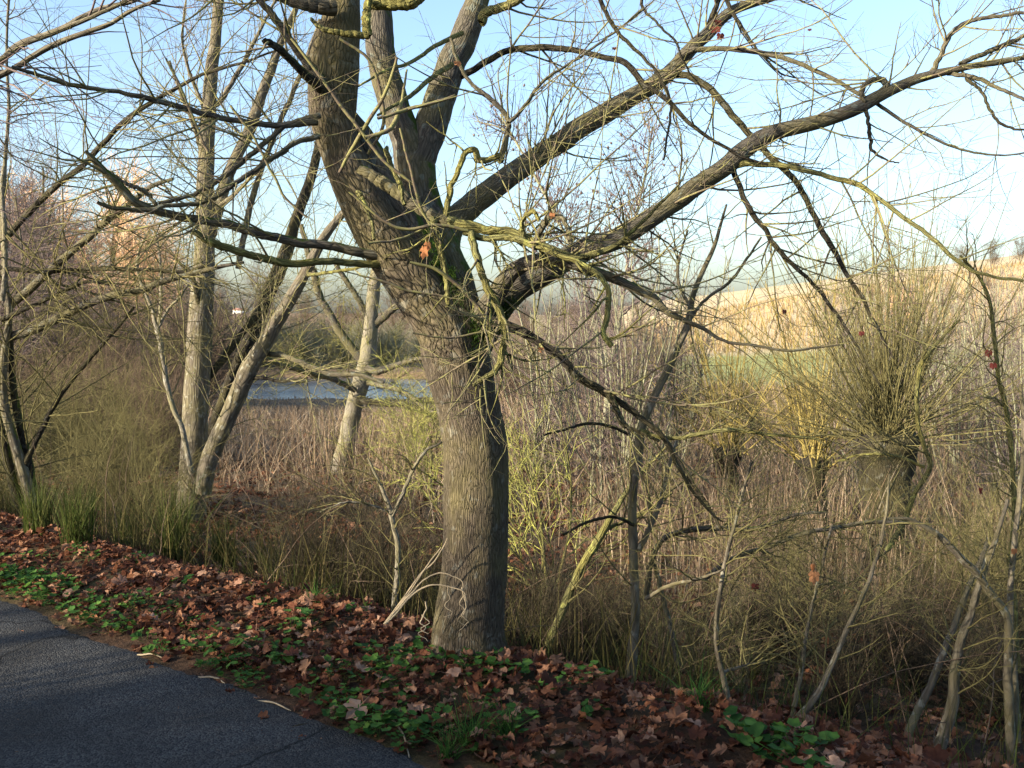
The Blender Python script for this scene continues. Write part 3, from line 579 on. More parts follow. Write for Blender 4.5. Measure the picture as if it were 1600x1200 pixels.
b = gp(845, 5.7)
traced_tree('leaning_stem', 'yellow-green mossy stem leaning right between maple and sapling', 'sapling', [
    ([(842, 1040, 14), (860, 1000, 13), (878, 955, 13), (895, 915, 12), (915, 875, 13), (940, 835, 12), (955, 808, 10), (975, 775, 8), (1000, 740, 6), (1040, 700, 4)], 5.7, 6.0, 'bark_lichen', 'stem'),
    ([(940, 830, 7), (975, 815, 6), (1010, 800, 5), (1050, 770, 4)], 5.9, 6.0, 'bark_lichen', 'stem')], 'bark_lichen', 'tw_olive', b, (20, 90), ((.2, .6), (.1, .3)))
b = gp(617, 6.2)
traced_tree('forked_sapling', 'short forked pale sapling in the brush left of the maple', 'sapling', [
    ([(615, 985, 10.5), (617, 940, 9.75), (620, 900, 9), (622, 860, 8.25), (616, 825, 8.25), (610, 800, 7.5), (600, 770, 6), (588, 745, 4.5), (575, 715, 3)], 6.2, 6.2, 'bark_pale', 'stem'),
    ([(612, 808, 6), (630, 770, 6), (645, 735, 5.25), (665, 705, 4.5), (690, 690, 3.75), (720, 650, 2.25)], 6.2, 6.0, 'bark_pale', 'stem'),
    ([(610, 800, 4.5), (580, 790, 3.75), (540, 785, 3), (500, 800, 2.25)], 6.2, 6.0, 'bark_pale', 'stem')], 'bark_pale', 'tw_olive', b, (30, 150, 200), ((.2, .7), (.1, .4), (.05, .2)), trop=.0, rcap=.004, rmin=(.0016, .0012, .0009))
b = gp(290, 11.2)
traced_tree('thin_sapling', 'thin pale sapling forking twice left of the grey tree', 'sapling', [
    ([(300, 740, 9), (285, 672, 8), (272, 640, 8), (262, 605, 8), (256, 570, 8), (250, 535, 8), (245, 515, 8), (238, 485, 6), (226, 455, 5), (215, 420, 5), (218, 390, 4), (232, 360, 3)], 11.2, 11.2, 'bark_pale', 'stem'),
    ([(245, 518, 6), (250, 490, 5), (252, 440, 5), (250, 400, 4), (242, 360, 3)], 11.2, 11.2, 'bark_pale', 'stem'),
    ([(246, 515, 5), (262, 485, 4), (280, 465, 4), (295, 445, 3)], 11.2, 11.2, 'bark_pale', 'stem')], 'bark_pale', 'tw_olive', b, (30, 120), ((.3, .9), (.15, .5)), rmin=(.004, .003, .002))

b = gp(30, 9.2)
traced_tree('left_edge_clump', 'dark mossy multi-stemmed tree at the left edge of the photo', 'tree', [
    ([(62, 835, 22), (50, 790, 17), (38, 740, 16), (22, 690, 15), (8, 640, 13), (4, 590, 12), (8, 540, 11), (15, 490, 10), (8, 440, 9), (6, 380, 8), (4, 320, 7), (8, 250, 6), (14, 170, 5), (10, 80, 4), (14, -20, 4)], 9.2, 9.0, 'bark_grey'),
    ([(48, 835, 16), (28, 780, 15), (15, 730, 14), (0, 670, 14), (-20, 600, 12), (-30, 500, 10)], 9.2, 9.3),
    ([(64, 830, 14), (52, 770, 14), (42, 710, 13), (28, 650, 12), (20, 600, 11), (16, 560, 11), (14, 500, 10)], 9.3, 9.2),
    ([(12, 528, 14), (50, 516, 14), (95, 496, 13), (130, 478, 12), (175, 462, 12), (215, 455, 11), (250, 442, 10), (290, 430, 9), (330, 420, 7), (380, 410, 5)], 9.2, 8.6, 'bark_bough'),
    ([(12, 478, 13), (40, 458, 13), (75, 425, 13), (110, 395, 11), (145, 365, 11), (180, 335, 10), (205, 318, 9), (235, 292, 7), (270, 280, 5)], 9.2, 8.4, 'bark_bough'),
    ([(10, 372, 10), (40, 338, 10), (65, 312, 10), (95, 285, 9), (130, 258, 9), (165, 220, 8), (200, 185, 8), (240, 158, 7), (275, 138, 6), (320, 115, 5), (380, 98, 4), (430, 80, 3)], 9.1, 8.2),
    ([(0, 418, 8), (60, 424, 7), (120, 422, 7), (180, 420, 6), (240, 422, 6), (290, 425, 5), (320, 415, 4)], 9.1, 8.8),
    ([(2, 500, 8), (45, 480, 7), (90, 460, 6), (135, 440, 5), (170, 445, 3)], 9.1, 8.9, 'bark_dark'),
    ([(6, 260, 6), (3, 310, 7), (7, 360, 7), (8, 420, 7), (4, 470, 8)], 8.8, 8.8, 'bark_pale'),
    ([(35, 740, 10), (60, 680, 8), (100, 610, 7), (150, 550, 6), (210, 480, 4)], 9.2, 8.8),
], 'bark_dark', 'tw_olive', b, (210, 1100, 1700), ((.5, 1.7), (.3, .9), (.1, .4)), trop=-.01, rmin=(.0022, .0016, .0012), flat=.35, wander=.09, ang=(35, 75))
b = np.array([-5.2, 6.4, 0.02])
traced_tree('overhanging_tree', 'bare tree outside the left edge whose arching boughs cross the top left', 'tree', [
    ([(-420, 1000, 70), (-400, 700, 62), (-380, 400, 56), (-360, 100, 50), (-350, -300, 40)], 6.6, 6.6, 'bark_grey', 'trunk'),
    ([(-370, 260, 26), (-200, 200, 18), (-60, 130, 13), (0, 95, 10), (35, 70, 9), (70, 57, 9), (100, 45, 8), (140, 28, 7), (180, 10, 6), (220, -10, 5)], 6.6, 6.2),
    ([(-370, 300, 22), (-150, 200, 14), (-30, 120, 10), (0, 98, 10), (25, 72, 9), (60, 58, 9), (95, 45, 9), (125, 28, 8), (160, 12, 7), (200, 4, 6), (230, -8, 5)], 6.6, 6.6),
    ([(-360, 320, 20), (-100, 160, 12), (0, 118, 10), (40, 95, 9), (85, 70, 9), (130, 52, 8), (170, 38, 7), (215, 12, 6), (250, 0, 5)], 6.6, 6.4),
], 'bark_grey', 'tw_purple', b, (60, 300, 500), ((.4, 1.3), (.2, .7), (.1, .3)), trop=-.03, rmin=(.003, .002, .0014))

# right foreground stems (one thing per rooted plant)
def rs(name, label, stems, px, d, counts=(26, 120, 200), bark='bark_grey', twig='tw_olive', trop=-.005, cat='shrub', Lr=((.2, .8), (.12, .45), (.05, .2))):
    return traced_tree(name, label, cat, [(s, d, d + (0.25 if i % 2 else -.2)) for i, s in enumerate(stems)], bark, twig, gp(px, d), counts, Lr, trop=trop, sides=10, wander=.16, rcap=.0042, rmin=(.0016, .0012, .0009))
rs('thicket_shrub', 'pale double-stemmed shrub at the lower right corner over sunlit leaves', [
    [(1462, 1185, 22), (1475, 1145, 19), (1488, 1100, 17), (1492, 1050, 16), (1500, 1005, 14), (1515, 965, 12), (1528, 920, 11), (1545, 870, 9), (1560, 830, 7), (1575, 780, 5)],
    [(1408, 1190, 14), (1425, 1130, 13), (1450, 1080, 12), (1470, 1030, 11), (1490, 980, 10), (1510, 925, 9), (1530, 880, 8), (1545, 840, 6)]], 1455, 5.0)
rs('thicket_shrub', 'arched grey shrub stem bending over from centre to the right edge', [
    [(1580, 1190, 15), (1578, 1130, 15), (1575, 1060, 14), (1576, 1000, 13), (1572, 960, 12), (1550, 930, 12), (1525, 895, 12), (1500, 870, 11), (1475, 845, 10), (1450, 825, 8), (1420, 812, 6), (1380, 810, 4)],
    [(1590, 1160, 12), (1585, 1050, 11), (1578, 950, 10), (1585, 850, 9), (1592, 780, 8), (1600, 700, 7), (1595, 600, 5)]], 1582, 4.9)
rs('thicket_shrub', 'thin crooked upright stem left of the dark curved one, lower right', [
    [(1142, 1130, 9), (1136, 1085, 9), (1128, 1050, 9), (1120, 1010, 8), (1120, 960, 8), (1126, 920, 7), (1133, 880, 7), (1145, 830, 6), (1158, 780, 6), (1175, 720, 4)],
    [(1130, 1050, 5), (1165, 1040, 5), (1195, 1034, 3)]], 1140, 4.9, (30, 130, 160))
rs('thicket_shrub', 'grey shrub stem curving up right from the bank, lower centre right', [
    [(1215, 1165, 16), (1240, 1130, 13), (1270, 1095, 10), (1290, 1060, 9), (1310, 1015, 8), (1330, 970, 8), (1350, 925, 7), (1370, 870, 6), (1385, 800, 5), (1390, 740, 3)],
    [(1232, 1140, 8), (1250, 1060, 7), (1262, 980, 6), (1280, 900, 5), (1300, 820, 4)]], 1218, 4.7, (32, 160, 220))
rs('thicket_shrub', 'tall pale bent shoot rising in front of the pollard willow', [
    [(1385, 860, 9), (1410, 820, 9), (1430, 770, 8), (1453, 730, 8), (1445, 700, 8), (1436, 670, 7), (1432, 630, 7), (1436, 590, 7), (1445, 560, 6), (1470, 530, 5), (1500, 500, 4)],
    [(1445, 730, 5), (1400, 712, 5), (1350, 710, 4), (1310, 720, 3)]], 1385, 6.5, (40, 160, 200), bark='bark_lichen')
rs('thicket_shrub', 'lichened upright shoot near the right edge beside the willow fan', [
    [(1590, 1050, 10), (1585, 950, 9), (1580, 880, 9), (1585, 800, 8), (1580, 700, 8), (1572, 640, 8), (1560, 590, 7), (1555, 540, 7), (1548, 480, 6), (1535, 440, 5), (1500, 400, 4)]], 1590, 5.6, (50, 200, 260), bark='bark_lichen')
rs('thicket_shrub', 'mossy low boughed shrub sweeping left to right at mid right', [
    [(1010, 930, 9), (1020, 870, 9), (1040, 840, 9), (1080, 828, 9), (1130, 826, 9), (1180, 826, 8), (1210, 818, 7), (1240, 805, 6), (1290, 800, 4)],
    [(1100, 905, 8), (1150, 870, 8), (1200, 855, 7), (1250, 835, 7), (1300, 825, 7), (1370, 815, 7), (1420, 818, 5)],
    [(1022, 880, 6), (1035, 930, 7), (1050, 990, 8), (1060, 1040, 9)]], 1060, 5.4, (60, 300, 400), bark='bark_bough')

# ================================================================== GENERIC SHRUBS
class Proto: pass
def fan_arrays(n, spread, L, r, wander, trop, seed, m=10, head=.05, taper=.35):
    rg = np.random.default_rng(seed)
    az = rg.uniform(0, 6.283, n); el = np.radians(np.abs(rg.normal(0, spread, n)).clip(0, 88))
    d = np.stack([np.cos(az) * np.sin(el), np.sin(az) * np.sin(el), np.cos(el)], 1)
    p = rg.normal(0, head, (n, 3)); p[:, 2] = 0; Ln = rg.uniform(L[0], L[1], n); out = np.zeros((n, m, 3)); out[:, 0] = p
    for k in range(1, m):
        d = d + rg.normal(0, wander, (n, 3)); d[:, 2] += trop; d /= np.linalg.norm(d, axis=1, keepdims=True)
        p = p + d * (Ln / (m - 1))[:, None]; out[:, k] = p
    R = (rg.uniform(r[0], r[1], n)[:, None]) * np.linspace(1, taper, m)[None]
    return out, R
def make_proto(n, spread, L, r, wander, trop, seed, counts, Lr, stem_mat, twig_mat, rmin=.002, ttrop=.02, flat=0., head=.05, named=0, ang=(25, 60)):
    pr = Proto(); st = fan_arrays(n, spread, L, r, wander, trop, seed, head=head); rg = np.random.default_rng(seed + 1)
    def tm(name, sets, mat):
        Vs, Qs, Bs, off = [], [], [], 0
        for P, R, sd in sets:
            v, q, b = tubes(P, R, sd); Vs.append(v); Qs.append(q + off); Bs.append(b); off += len(v)
        Q = np.concatenate(Qs); return mesh(name, np.concatenate(Vs), Q, np.arange(0, len(Q) * 4, 4), mat, True, {'bk': ('FLOAT_VECTOR', np.concatenate(Bs))})
    pr.parts = [('stem', tm('stem', [(st[0][i:i + 1], st[1][i:i + 1], 6)], stem_mat), None) for i in range(named)]
    if named < n: pr.parts.append(('stems', tm('stems', [(st[0][named:], st[1][named:], 5)], stem_mat), 'stuff'))
    cur = st; sets = []
    for k, c in enumerate(counts):
        cur = spawn(cur[0], cur[1], c, Lr[k], ang, .16, ttrop, .6, .01, rmin, (7, 5, 4)[k], tmin=.15, rg=rg, flat=flat); sets.append((cur[0], cur[1], (4, 3, 3)[k]))
    if sets: pr.parts.append(('twigs', tm('twigs', sets, twig_mat), 'stuff'))
    return pr
def place(pr, name, x, y, scale, label, cat, group=None, rot=None, z=None, parts=True):
    z = float(ground(x, y)) - .03 if z is None else z
    T = thing(name, (x, y, z), label, cat, group); T.scale = (scale,) * 3 if np.isscalar(scale) else tuple(scale)
    T.rotation_euler = (0, 0, float(rng.uniform(0, 6.28)) if rot is None else rot)
    for nm, me, kd in pr.parts:
        o = bpy.data.objects.new(nm, me); COL.objects.link(o); o.parent = T
        if kd: o['kind'] = kd
    return T

# reusable kinds
pr_pollard = make_proto(230, 46, (1.0, 2.9), (.004, .009), .065, .015, 5, (1100, 900), ((.2, .8), (.1, .35)), 'tw_olive', 'tw_olive', .0016, head=.12, named=30)
pr_osier = make_proto(42, 34, (1.2, 2.6), (.008, .014), .03, .01, 6, (320, 300), ((.2, .7), (.1, .3)), 'tw_yellow', 'tw_yellow', .0022, head=.10, named=24)
pr_wand = make_proto(32, 17, (2.6, 4.4), (.009, .022), .045, .02, 7, (500, 1200), ((.3, 1.0), (.15, .5)), 'tw_grey', 'tw_purple', .003, head=.2, named=30)
pr_lich = make_proto(12, 45, (1.2, 2.4), (.008, .016), .12, .0, 8, (110, 420, 500), ((.4, 1.1), (.15, .5), (.06, .2)), 'bark_lichen', 'tw_lichen', .0022, ttrop=-.02, flat=.6, named=12)
pr_bushA = make_proto(60, 38, (.8, 2.0), (.004, .010), .10, .0, 9, (500, 1400), ((.2, .7), (.1, .35)), 'tw_olive', 'tw_olive', .002)
pr_bushB = make_proto(60, 34, (.9, 2.2), (.004, .010), .09, .0, 10, (500, 1400), ((.2, .7), (.1, .35)), 'tw_brown', 'tw_brown', .002)
pr_bushF = make_proto(80, 42, (.8, 2.0), (.004, .009), .12, -.01, 19, (500, 1100), ((.2, .7), (.1, .35)), 'tw_dark', 'tw_dark', .0018)  # dark twig colour stands in for the deep shade of the hollow
pr_bushC = make_proto(40, 55, (.8, 2.2), (.003, .007), .10, -.09, 12, (420, 1000), ((.2, .7), (.1, .3)), 'tw_olive', 'tw_olive', .0014)
pr_bushD = make_proto(26, 60, (.6, 1.7), (.0025, .006), .14, -.07, 13, (160, 480), ((.2, .7), (.08, .35)), 'tw_brown', 'tw_olive', .0009)
pr_bushE = make_proto(22, 50, (.6, 1.9), (.003, .007), .13, -.04, 14, (160, 500), ((.2, .7), (.08, .35)), 'tw_brown', 'tw_maple', .0010)
def tree_proto(seed, H, r, spread, counts, Lr, sm, tm_, rmin, trop=.02, ttrop=.02, n=5):
    return make_proto(n, spread, (H * .8, H), (r * .7, r), .06, trop, seed, counts, Lr, sm, tm_, rmin, ttrop=ttrop, named=n, head=.15, ang=(25, 55))
pr_treeP = tree_proto(21, 7., .09, 12, (90, 900, 3200), ((1.2, 3.2), (.6, 1.6), (.3, .9)), 'bark_grey', 'tw_purple', .007)
pr_treeQ = tree_proto(22, 6., .07, 16, (90, 900, 3200), ((1.0, 2.8), (.5, 1.5), (.3, .8)), 'bark_bough', 'tw_brown', .007)
pr_willow = tree_proto(23, 8., .16, 20, (120, 1400, 4200), ((1.5, 4.), (.8, 2.0), (.6, 1.4)), 'bark_pale', 'tw_willow', .014, ttrop=-.05)
pr_bare = make_proto(1, 3, (9, 10), (.13, .15), .02, .02, 31, (26, 120), ((1., 3.), (.5, 1.2)), 'bark_grey', 'tw_purple', .008, named=1, head=0)
pr_seed = tree_proto(24, 5.2, .045, 5, (120, 800, 1600), ((.5, 1.5), (.2, .7), (.1, .35)), 'tw_grey', 'tw_purple', .0035, n=2)
pr_mound = make_proto(90, 50, (1.6, 3.4), (.012, .03), .08, .0, 25, (900, 2600), ((.5, 1.3), (.3, .8)), 'tw_olive', 'tw_grey', .010)

# pollard willow, right
def pollard(name, x, y, H, rad, pr, sc_, label, mat='bark_dark', headr=1.5):
    z = float(ground(x, y)); T = place(pr, name, x, y, sc_, label, 'willow', rot=0.4, z=z + H)
    P, R = resample([(x, y, z - .1), (x + .02, y, z + H * .4), (x, y + .02, z + H * .8), (x, y, z + H + .03), (x, y, z + H + .12)], [rad * 1.2, rad, rad * 1.1, rad * headr, rad * .5], 26, .01)
    V, q, bk = tubes(P[None], R[None], 20, .12); V = (V - np.array([x, y, z + H])) / sc_
    c, s = math.cos(-.4), math.sin(-.4); V = np.stack([V[:, 0] * c - V[:, 1] * s, V[:, 0] * s + V[:, 1] * c, V[:, 2]], 1)
    o = bpy.data.objects.new('trunk', mesh('trunk', V, q, np.arange(0, len(q) * 4, 4), mat, True, {'bk': ('FLOAT_VECTOR', bk)})); COL.objects.link(o); o.parent = T
    return T
p = gp(1388, 10.); pollard('pollard_willow', p[0], p[1], 1.45, .22, pr_pollard, 1.0, 'pollard willow with dark stump head and dense fan of olive shoots')
p = gp(1140, 14.); pollard('osier_willow', p[0], p[1], .85, .14, pr_osier, 1.0, 'osier with bright yellow shoots fanning above the tan reeds')
p = gp(1275, 12.); pollard('osier_willow', p[0], p[1], .9, .14, pr_osier, 1.0, 'second yellow-shooted osier, just left of the pollard willow')
p = gp(975, 13.5); place(pr_wand, 'multistem_willow', p[0], p[1], (1, 1, .92), 'clump of tall straight grey-green wands behind the slim sapling', 'willow')
p = gp(860, 17.); place(pr_wand, 'multistem_willow', p[0], p[1], (1, 1, .9), 'clump of tall straight wands seen right beside the maple trunk', 'willow')
p = gp(1060, 20.); place(pr_wand, 'multistem_willow', p[0], p[1], 1., 'farther clump of tall wands between sapling and yellow osier', 'willow')
p = gp(1360, 16.); place(pr_wand, 'multistem_willow', p[0], p[1], .85, 'clump of thin upright wands rising behind the pollard willow', 'willow')
p = gp(1500, 18.); place(pr_wand, 'multistem_willow', p[0], p[1], .95, 'clump of upright wands on the skyline near the right edge', 'willow')
p = gp(1590, 13.); place(pr_wand, 'multistem_willow', p[0], p[1], .8, 'upright wand clump cut by the right edge of the photo', 'willow')
p = gp(850, 8.6); place(pr_lich, 'lichened_shrub', p[0], p[1], 1.0, 'shrub of bright yellow-green lichened twigs right behind the maple', 'shrub', rot=1.)
p = gp(660, 15.); place(pr_lich, 'lichened_shrub', p[0], p[1], 1.0, 'yellow-green lichened shrub left behind the maple trunk', 'shrub', rot=2.)
p = gp(945, 19.); place(pr_seed, 'alder_tree', p[0], p[1], 1.45, 'slender dark alder with seed clusters rising between the two right boughs', 'tree')

for px, d, k, w_ in [(1330, 30, 1.2, 'behind the gap left of the pollard willow'), (1445, 28, 1.15, 'against the hillside just right of the pollard willow'), (1545, 26, 1.1, 'against the hillside near the right edge'), (1620, 24, 1.1, 'cut by the right edge, against the hillside'), (1390, 34, 1.3, 'on the hillside straight above the pollard willow')]:
    p = gp(px, d); place(pr_wand, 'multistem_willow', p[0], p[1], k, 'far clump of thin upright wands ' + w_, 'willow')
for px, d, k, w_ in [(1290, 118, 1.0, 'left of the pale bush'), (1360, 126, 1.2, 'above the pollard willow'), (1470, 112, 1.1, 'right of the brown bush'), (1540, 124, 1.3, 'toward the crest trees'), (1590, 105, .9, 'low by the right edge'), (1230, 104, .8, 'low at its left end'), (1440, 138, 1.2, 'high near the crest')]:
    p = gp(px, d); place(pr_bushB, 'hill_bush', p[0], p[1], k, 'small dark bush on the tan hillside, ' + w_, 'bush')
# ================================================================== UNDERGROWTH (each bush a thing)
MARKS = [(60, 'at the left edge'), (180, 'between left edge and thin sapling'), (290, 'beside the thin sapling'), (400, 'behind the grey tree'), (560, 'between grey tree and lichened tree'), (700, 'just left of the maple trunk'), (800, 'hidden behind the maple trunk'), (900, 'just right of the maple trunk'), (1010, 'left of the slim sapling'), (1120, 'right of the slim sapling'), (1230, 'below the yellow osier'), (1330, 'left of the pollard willow'), (1430, 'under the pollard willow'), (1540, 'right of the pollard willow'), (9999, 'at the right edge')]
DIST = [(6, 'on the bank'), (7.2, 'at the bank foot'), (9, 'in the hollow'), (12, 'beyond the hollow'), (17, 'at the marsh front'), (23, 'in mid marsh'), (33, 'in the far marsh'), (9999, 'beyond the marsh')]
def bushes(name, protos, rows, what, grp):
    sz = sorted(q_[2] for q_ in rows); lo, hi = sz[len(sz) // 3], sz[2 * len(sz) // 3]
    for px, d, s in rows:
        p = gp(px, d); pr = protos[int(rng.integers(len(protos)))]
        a = next(t_ for v_, t_ in MARKS if px < v_); b_ = next(t_ for v_, t_ in DIST if d < v_); c_ = 'small' if s < lo else 'large' if s > hi else 'middling'
        place(pr, name, p[0], p[1], s, '%s %s %s, %s' % (c_, what, b_, a), 'bush', grp)
R_ = rng.uniform
rows = [(R_(-100, 290), R_(15, 26), R_(.8, 1.3)) for _ in range(26)]
bushes('brown_bush', [pr_bushA, pr_bushB, pr_bushB], rows, 'brown bush', 'brown bushes')
rows = [(R_(-120, 340), R_(26, 42), R_(1.5, 2.3)) for _ in range(30)]
bushes('brown_bush', [pr_bushB, pr_bushA], rows, 'brown bush', 'brown bushes')
rows = [(R_(-60, 260), R_(10.5, 14), R_(.7, 1.1)) for _ in range(10)]
bushes('arching_bush', [pr_bushC], rows, 'arching olive bush', 'arching bushes')
rows = [(R_(1200, 1700), R_(7, 10), R_(.5, .8)) for _ in range(8)]
bushes('arching_bush', [pr_bushC, pr_bushA], rows, 'arching olive bush', 'arching bushes')
rows = [(R_(1000, 1680), R_(5.2, 8.0), R_(.4, .68)) for _ in range(20)] + [(R_(420, 690), R_(6.4, 9.5), R_(.4, .6)) for _ in range(5)] + [(R_(800, 1000), R_(6.5, 8), R_(.4, .6)) for _ in range(4)]
bushes('tangled_bush', [pr_bushD, pr_bushE], rows, 'thin tangled bush', 'tangled bushes')
rows = [(R_(430, 690), R_(5.9, 8.2), R_(.4, .55)) for _ in range(6)] + [(R_(810, 1010), R_(5.8, 7.6), R_(.3, .45)) for _ in range(8)] + [(R_(1050, 1650), R_(5.2, 8.), R_(.3, .5)) for _ in range(14)]
bushes('undergrowth_bush', [pr_bushF], rows, 'dense bush with twigs darkened as shade', 'dark undergrowth bushes')
rows = [(R_(1050, 1750), R_(18, 30), R_(.6, 1.0)) for _ in range(14)]
bushes('brown_bush', [pr_bushB, pr_bushA], rows, 'brown bush', 'brown bushes')
rows = [(R_(720, 1050), R_(34, 60), R_(1.3, 2.0)) for _ in range(18)]
bushes('brown_bush', [pr_bushB, pr_bushA], rows, 'brown bush', 'brown bushes')
for px, d, s in [(470, 66, .95), (405, 68, 1.05), (535, 67, .9), (345, 68, 1.1), (600, 70, .85), (440, 76, 1.1), (500, 78, 1.1), (660, 76, .9), (290, 72, 1.1), (560, 84, 1.0), (620, 88, 1.0)]:
    p = gp(px, d); place(pr_mound, 'shore_shrub', p[0], p[1], s, 'rounded grey-green shrub %s, %s' % ('at the far water line' if d < 74 else 'behind the far shore', next(t_ for v_, t_ in MARKS if px < v_)), 'shrub', 'shrubs on the far lake shore')
for px, d, s in [(-80, 30, 1.2), (30, 34, 1.2), (90, 42, 1.15), (330, 62, 1.), (400, 84, 1.1), (270, 46, .8), (60, 60, 1.4), (10, 26, .9), (-20, 48, 1.1), (180, 50, .95), (240, 56, .9), (290, 60, .8), (130, 38, .7), (340, 70, .8), (210, 40, .6)]:
    p = gp(px, d); place(pr_treeP, 'distant_tree', p[0], p[1], s, '%s purplish bare tree, %s, %s' % ('tall' if s > .95 else 'shorter', 'nearer row of the wood' if d < 45 else 'back row of the wood', next(t_ for v_, t_ in MARKS if px < v_)), 'tree', 'bare trees behind the left bushes')
for px, d, s in [(700, 130, 1.1), (620, 130, 1.2), (480, 130, 1.1), (530, 120, .9), (560, 150, .8), (760, 120, .7), (820, 130, .9), (890, 120, .9), (950, 110, .8), (1000, 125, .8), (420, 150, .8), (660, 118, .6), (860, 75, .7), (920, 80, .75)]:
    p = gp(px, d); place(pr_treeQ, 'distant_tree', p[0], p[1], s, 'small brown bare tree on the horizon beyond the lake', 'tree', 'bare trees on the horizon')
p = gp(150, 62); place(pr_willow, 'weeping_willow', p[0], p[1], 1.45, 'larger orange-twigged willow glowing beyond the left thicket', 'willow')
p = gp(235, 70); place(pr_willow, 'weeping_willow', p[0], p[1], 1.25, 'smaller orange-twigged willow right beside the larger one', 'willow')
p = gp(1405, 92); place(pr_willow, 'hilltop_bush', p[0], p[1], .55, 'brown bush standing up on the tan hillside', 'bush')
for px in (1500, 1545, 1590, 1640):
    p = gp(px, 150 + R_(-5, 5)); place(pr_treeQ, 'hill_tree', p[0], p[1], .7, 'bare tree on the crest of the tan hill', 'tree', 'bare trees on the hill crest')

# far white house beyond the lake
hx, hy = (376 - 800) / F * 760, 760.; hz = float(ground(hx, hy))
HS = .55
H = thing('house', (hx, hy, hz), 'tiny white house on the horizon behind the grey tree', 'house')
def box(name, c, s, mat, parent):
    v = np.array([(x, y, z) for z in (-.5, .5) for y in (-.5, .5) for x in (-.5, .5)]) * np.array(s) + np.array(c)
    f = np.array([(0, 2, 3, 1), (4, 5, 7, 6), (0, 1, 5, 4), (2, 6, 7, 3), (0, 4, 6, 2), (1, 3, 7, 5)])
    return link(name, mesh(name, v, f, np.arange(0, 24, 4), mat, False), parent)
box('wall', (hx, hy, hz + 2), (9, 7, 5), 'plaster', H)
v = np.array([(-4.8, -3.9, 4.5), (4.8, -3.9, 4.5), (4.8, 3.9, 4.5), (-4.8, 3.9, 4.5), (-4.8, 0, 6.4), (4.8, 0, 6.4)]) + np.array([hx, hy, hz + .004])
lp = [0, 1, 5, 4, 2, 3, 4, 5, 0, 4, 3, 1, 2, 5, 0, 3, 2, 1]
link('roof', mesh('roof', v, lp, [0, 4, 8, 11, 14], 'rooftile', False), H)
for i in (-3, 0, 3): box('window', (hx + i, hy - 3.52, hz + 2.4), (1.1, .08, 1.3), 'pane', H)

# unseen hedge, added for shade, and trees on the other side of the path (behind and left of the camera); they throw the shadows
for i in range(62):
    t = -7 + i // 2 * .62; s = (-4.3 if i % 2 else -5.1) + R_(-.3, .3); x, y = ts_point(t, s)
    low = 3.0 < t < 7.5
    if 3.3 < t < 4.9 or (low and i % 2 and t > 5): continue
    place([pr_bushA, pr_bushB][i % 2], 'shade_shrub', x, y, (1.0, 1.0, R_(.42, .58) if low else R_(1.05, 1.4) if t > 1.6 else R_(1.5, 1.9)), 'unseen shrub added for shade on the near side of the path, outside the picture', 'shrub', 'added shade shrubs across the path')
for i in range(9):
    x, y = ts_point(-.6 + i * .42, -3.9 + R_(-.2, .2)); place(pr_bushF, 'shade_shrub', x, y, (.9, .9, 1.15 if i > 4 else 1.1), 'unseen shrub added for shade on the near side of the path, outside the picture', 'shrub', 'added shade shrubs across the path')  # extra dense row added to shade the hollow and the trunk foot
for t, s, k in [(-3.5, -6.2, .9), (3.6, -9.5, 1.), (5.6, -11, .8), (7.6, -13, 1.), (6.2, -18, 1.1), (9.5, -17, .9), (12, -22, 1.1), (14, -19, 1.), (11, -27, 1.2), (8.5, -24, 1.2), (15, -30, 1.2)]:
    x, y = ts_point(t, s)
    place(pr_bare, 'path_tree', x, y, k, 'bare tree on the near side of the path, outside the picture', 'tree', 'trees across the path')

# ================================================================== GROUND COVER
shapes = [leaf_shape(k) for k in range(16)]
def litter(n, s0, s1, t0, t1, sz, dz, pw=1.):
    s = s0 + (s1 - s0) * rng.uniform(0, 1, n) ** pw; t = rng.uniform(t0, t1, n); x, y = ts_point(t, s)
    return onground(x, y, 0) + np.stack([0 * x, 0 * x, rng.uniform(.0, dz, n)], 1), rng.uniform(sz[0], sz[1], n)
pos, sz = [], []
for a in [(7800, .12, 1.3, -3.2, 7, (.035, .10), .06), (900, .0, .3, -3.2, 7, (.03, .10), .02), (9000, 1.1, 5.5, -9, 9, (.06, .15), .06), (9000, 4.0, 12, -6, 14, (.07, .18), .06), (1500, .1, 1.6, 6, 16, (.08, .15), .05), (520, -2.4, .0, -3, 7, (.012, .036), .002), (110, -.3, .05, -3, 7, (.04, .09), .01), (3000, 8, 16, 0, 16, (.08, .2), .05)]:
    p_, s_ = litter(*a); pos.append(p_); sz.append(s_)
pos = np.concatenate(pos); sz = np.concatenate(sz)
o = tag(link('leaf_litter', scatter_mesh('leaf_litter', shapes, pos, sz, .42, 'leaf')), 'thick litter of brown maple leaves covering the bank', kind='stuff')
# the 300 nearest leaves, one object each, on the verge
leafmeshes = []
for k in range(10):
    v, f = shapes[k]; leafmeshes.append(mesh('leaf', v, f, np.arange(0, len(f) * 3, 3), 'leaf', False, {'rnd': ('FLOAT', np.full(len(v), .37 * k % 1))}))
palem = []
for k in range(3):
    v, f = shapes[k]; palem.append(mesh('leaf', v, f, np.arange(0, len(f) * 3, 3), 'leaf_pale', False, {'rnd': ('FLOAT', np.full(len(v), .3 * k))}))
def leaf_at(x, y, size, pale=False, tilt=.3, dz=.045):
    me = palem[int(rng.integers(3))] if pale else leafmeshes[int(rng.integers(10))]
    o = bpy.data.objects.new('leaf', me); COL.objects.link(o); o.parent = GROUND
    o.location = (x, y, float(ground(x, y)) + dz + rng.uniform(0, .02)); o.scale = (size,) * 3
    o.rotation_euler = (rng.normal(0, tilt), rng.normal(0, tilt), rng.uniform(0, 6.28)); return o
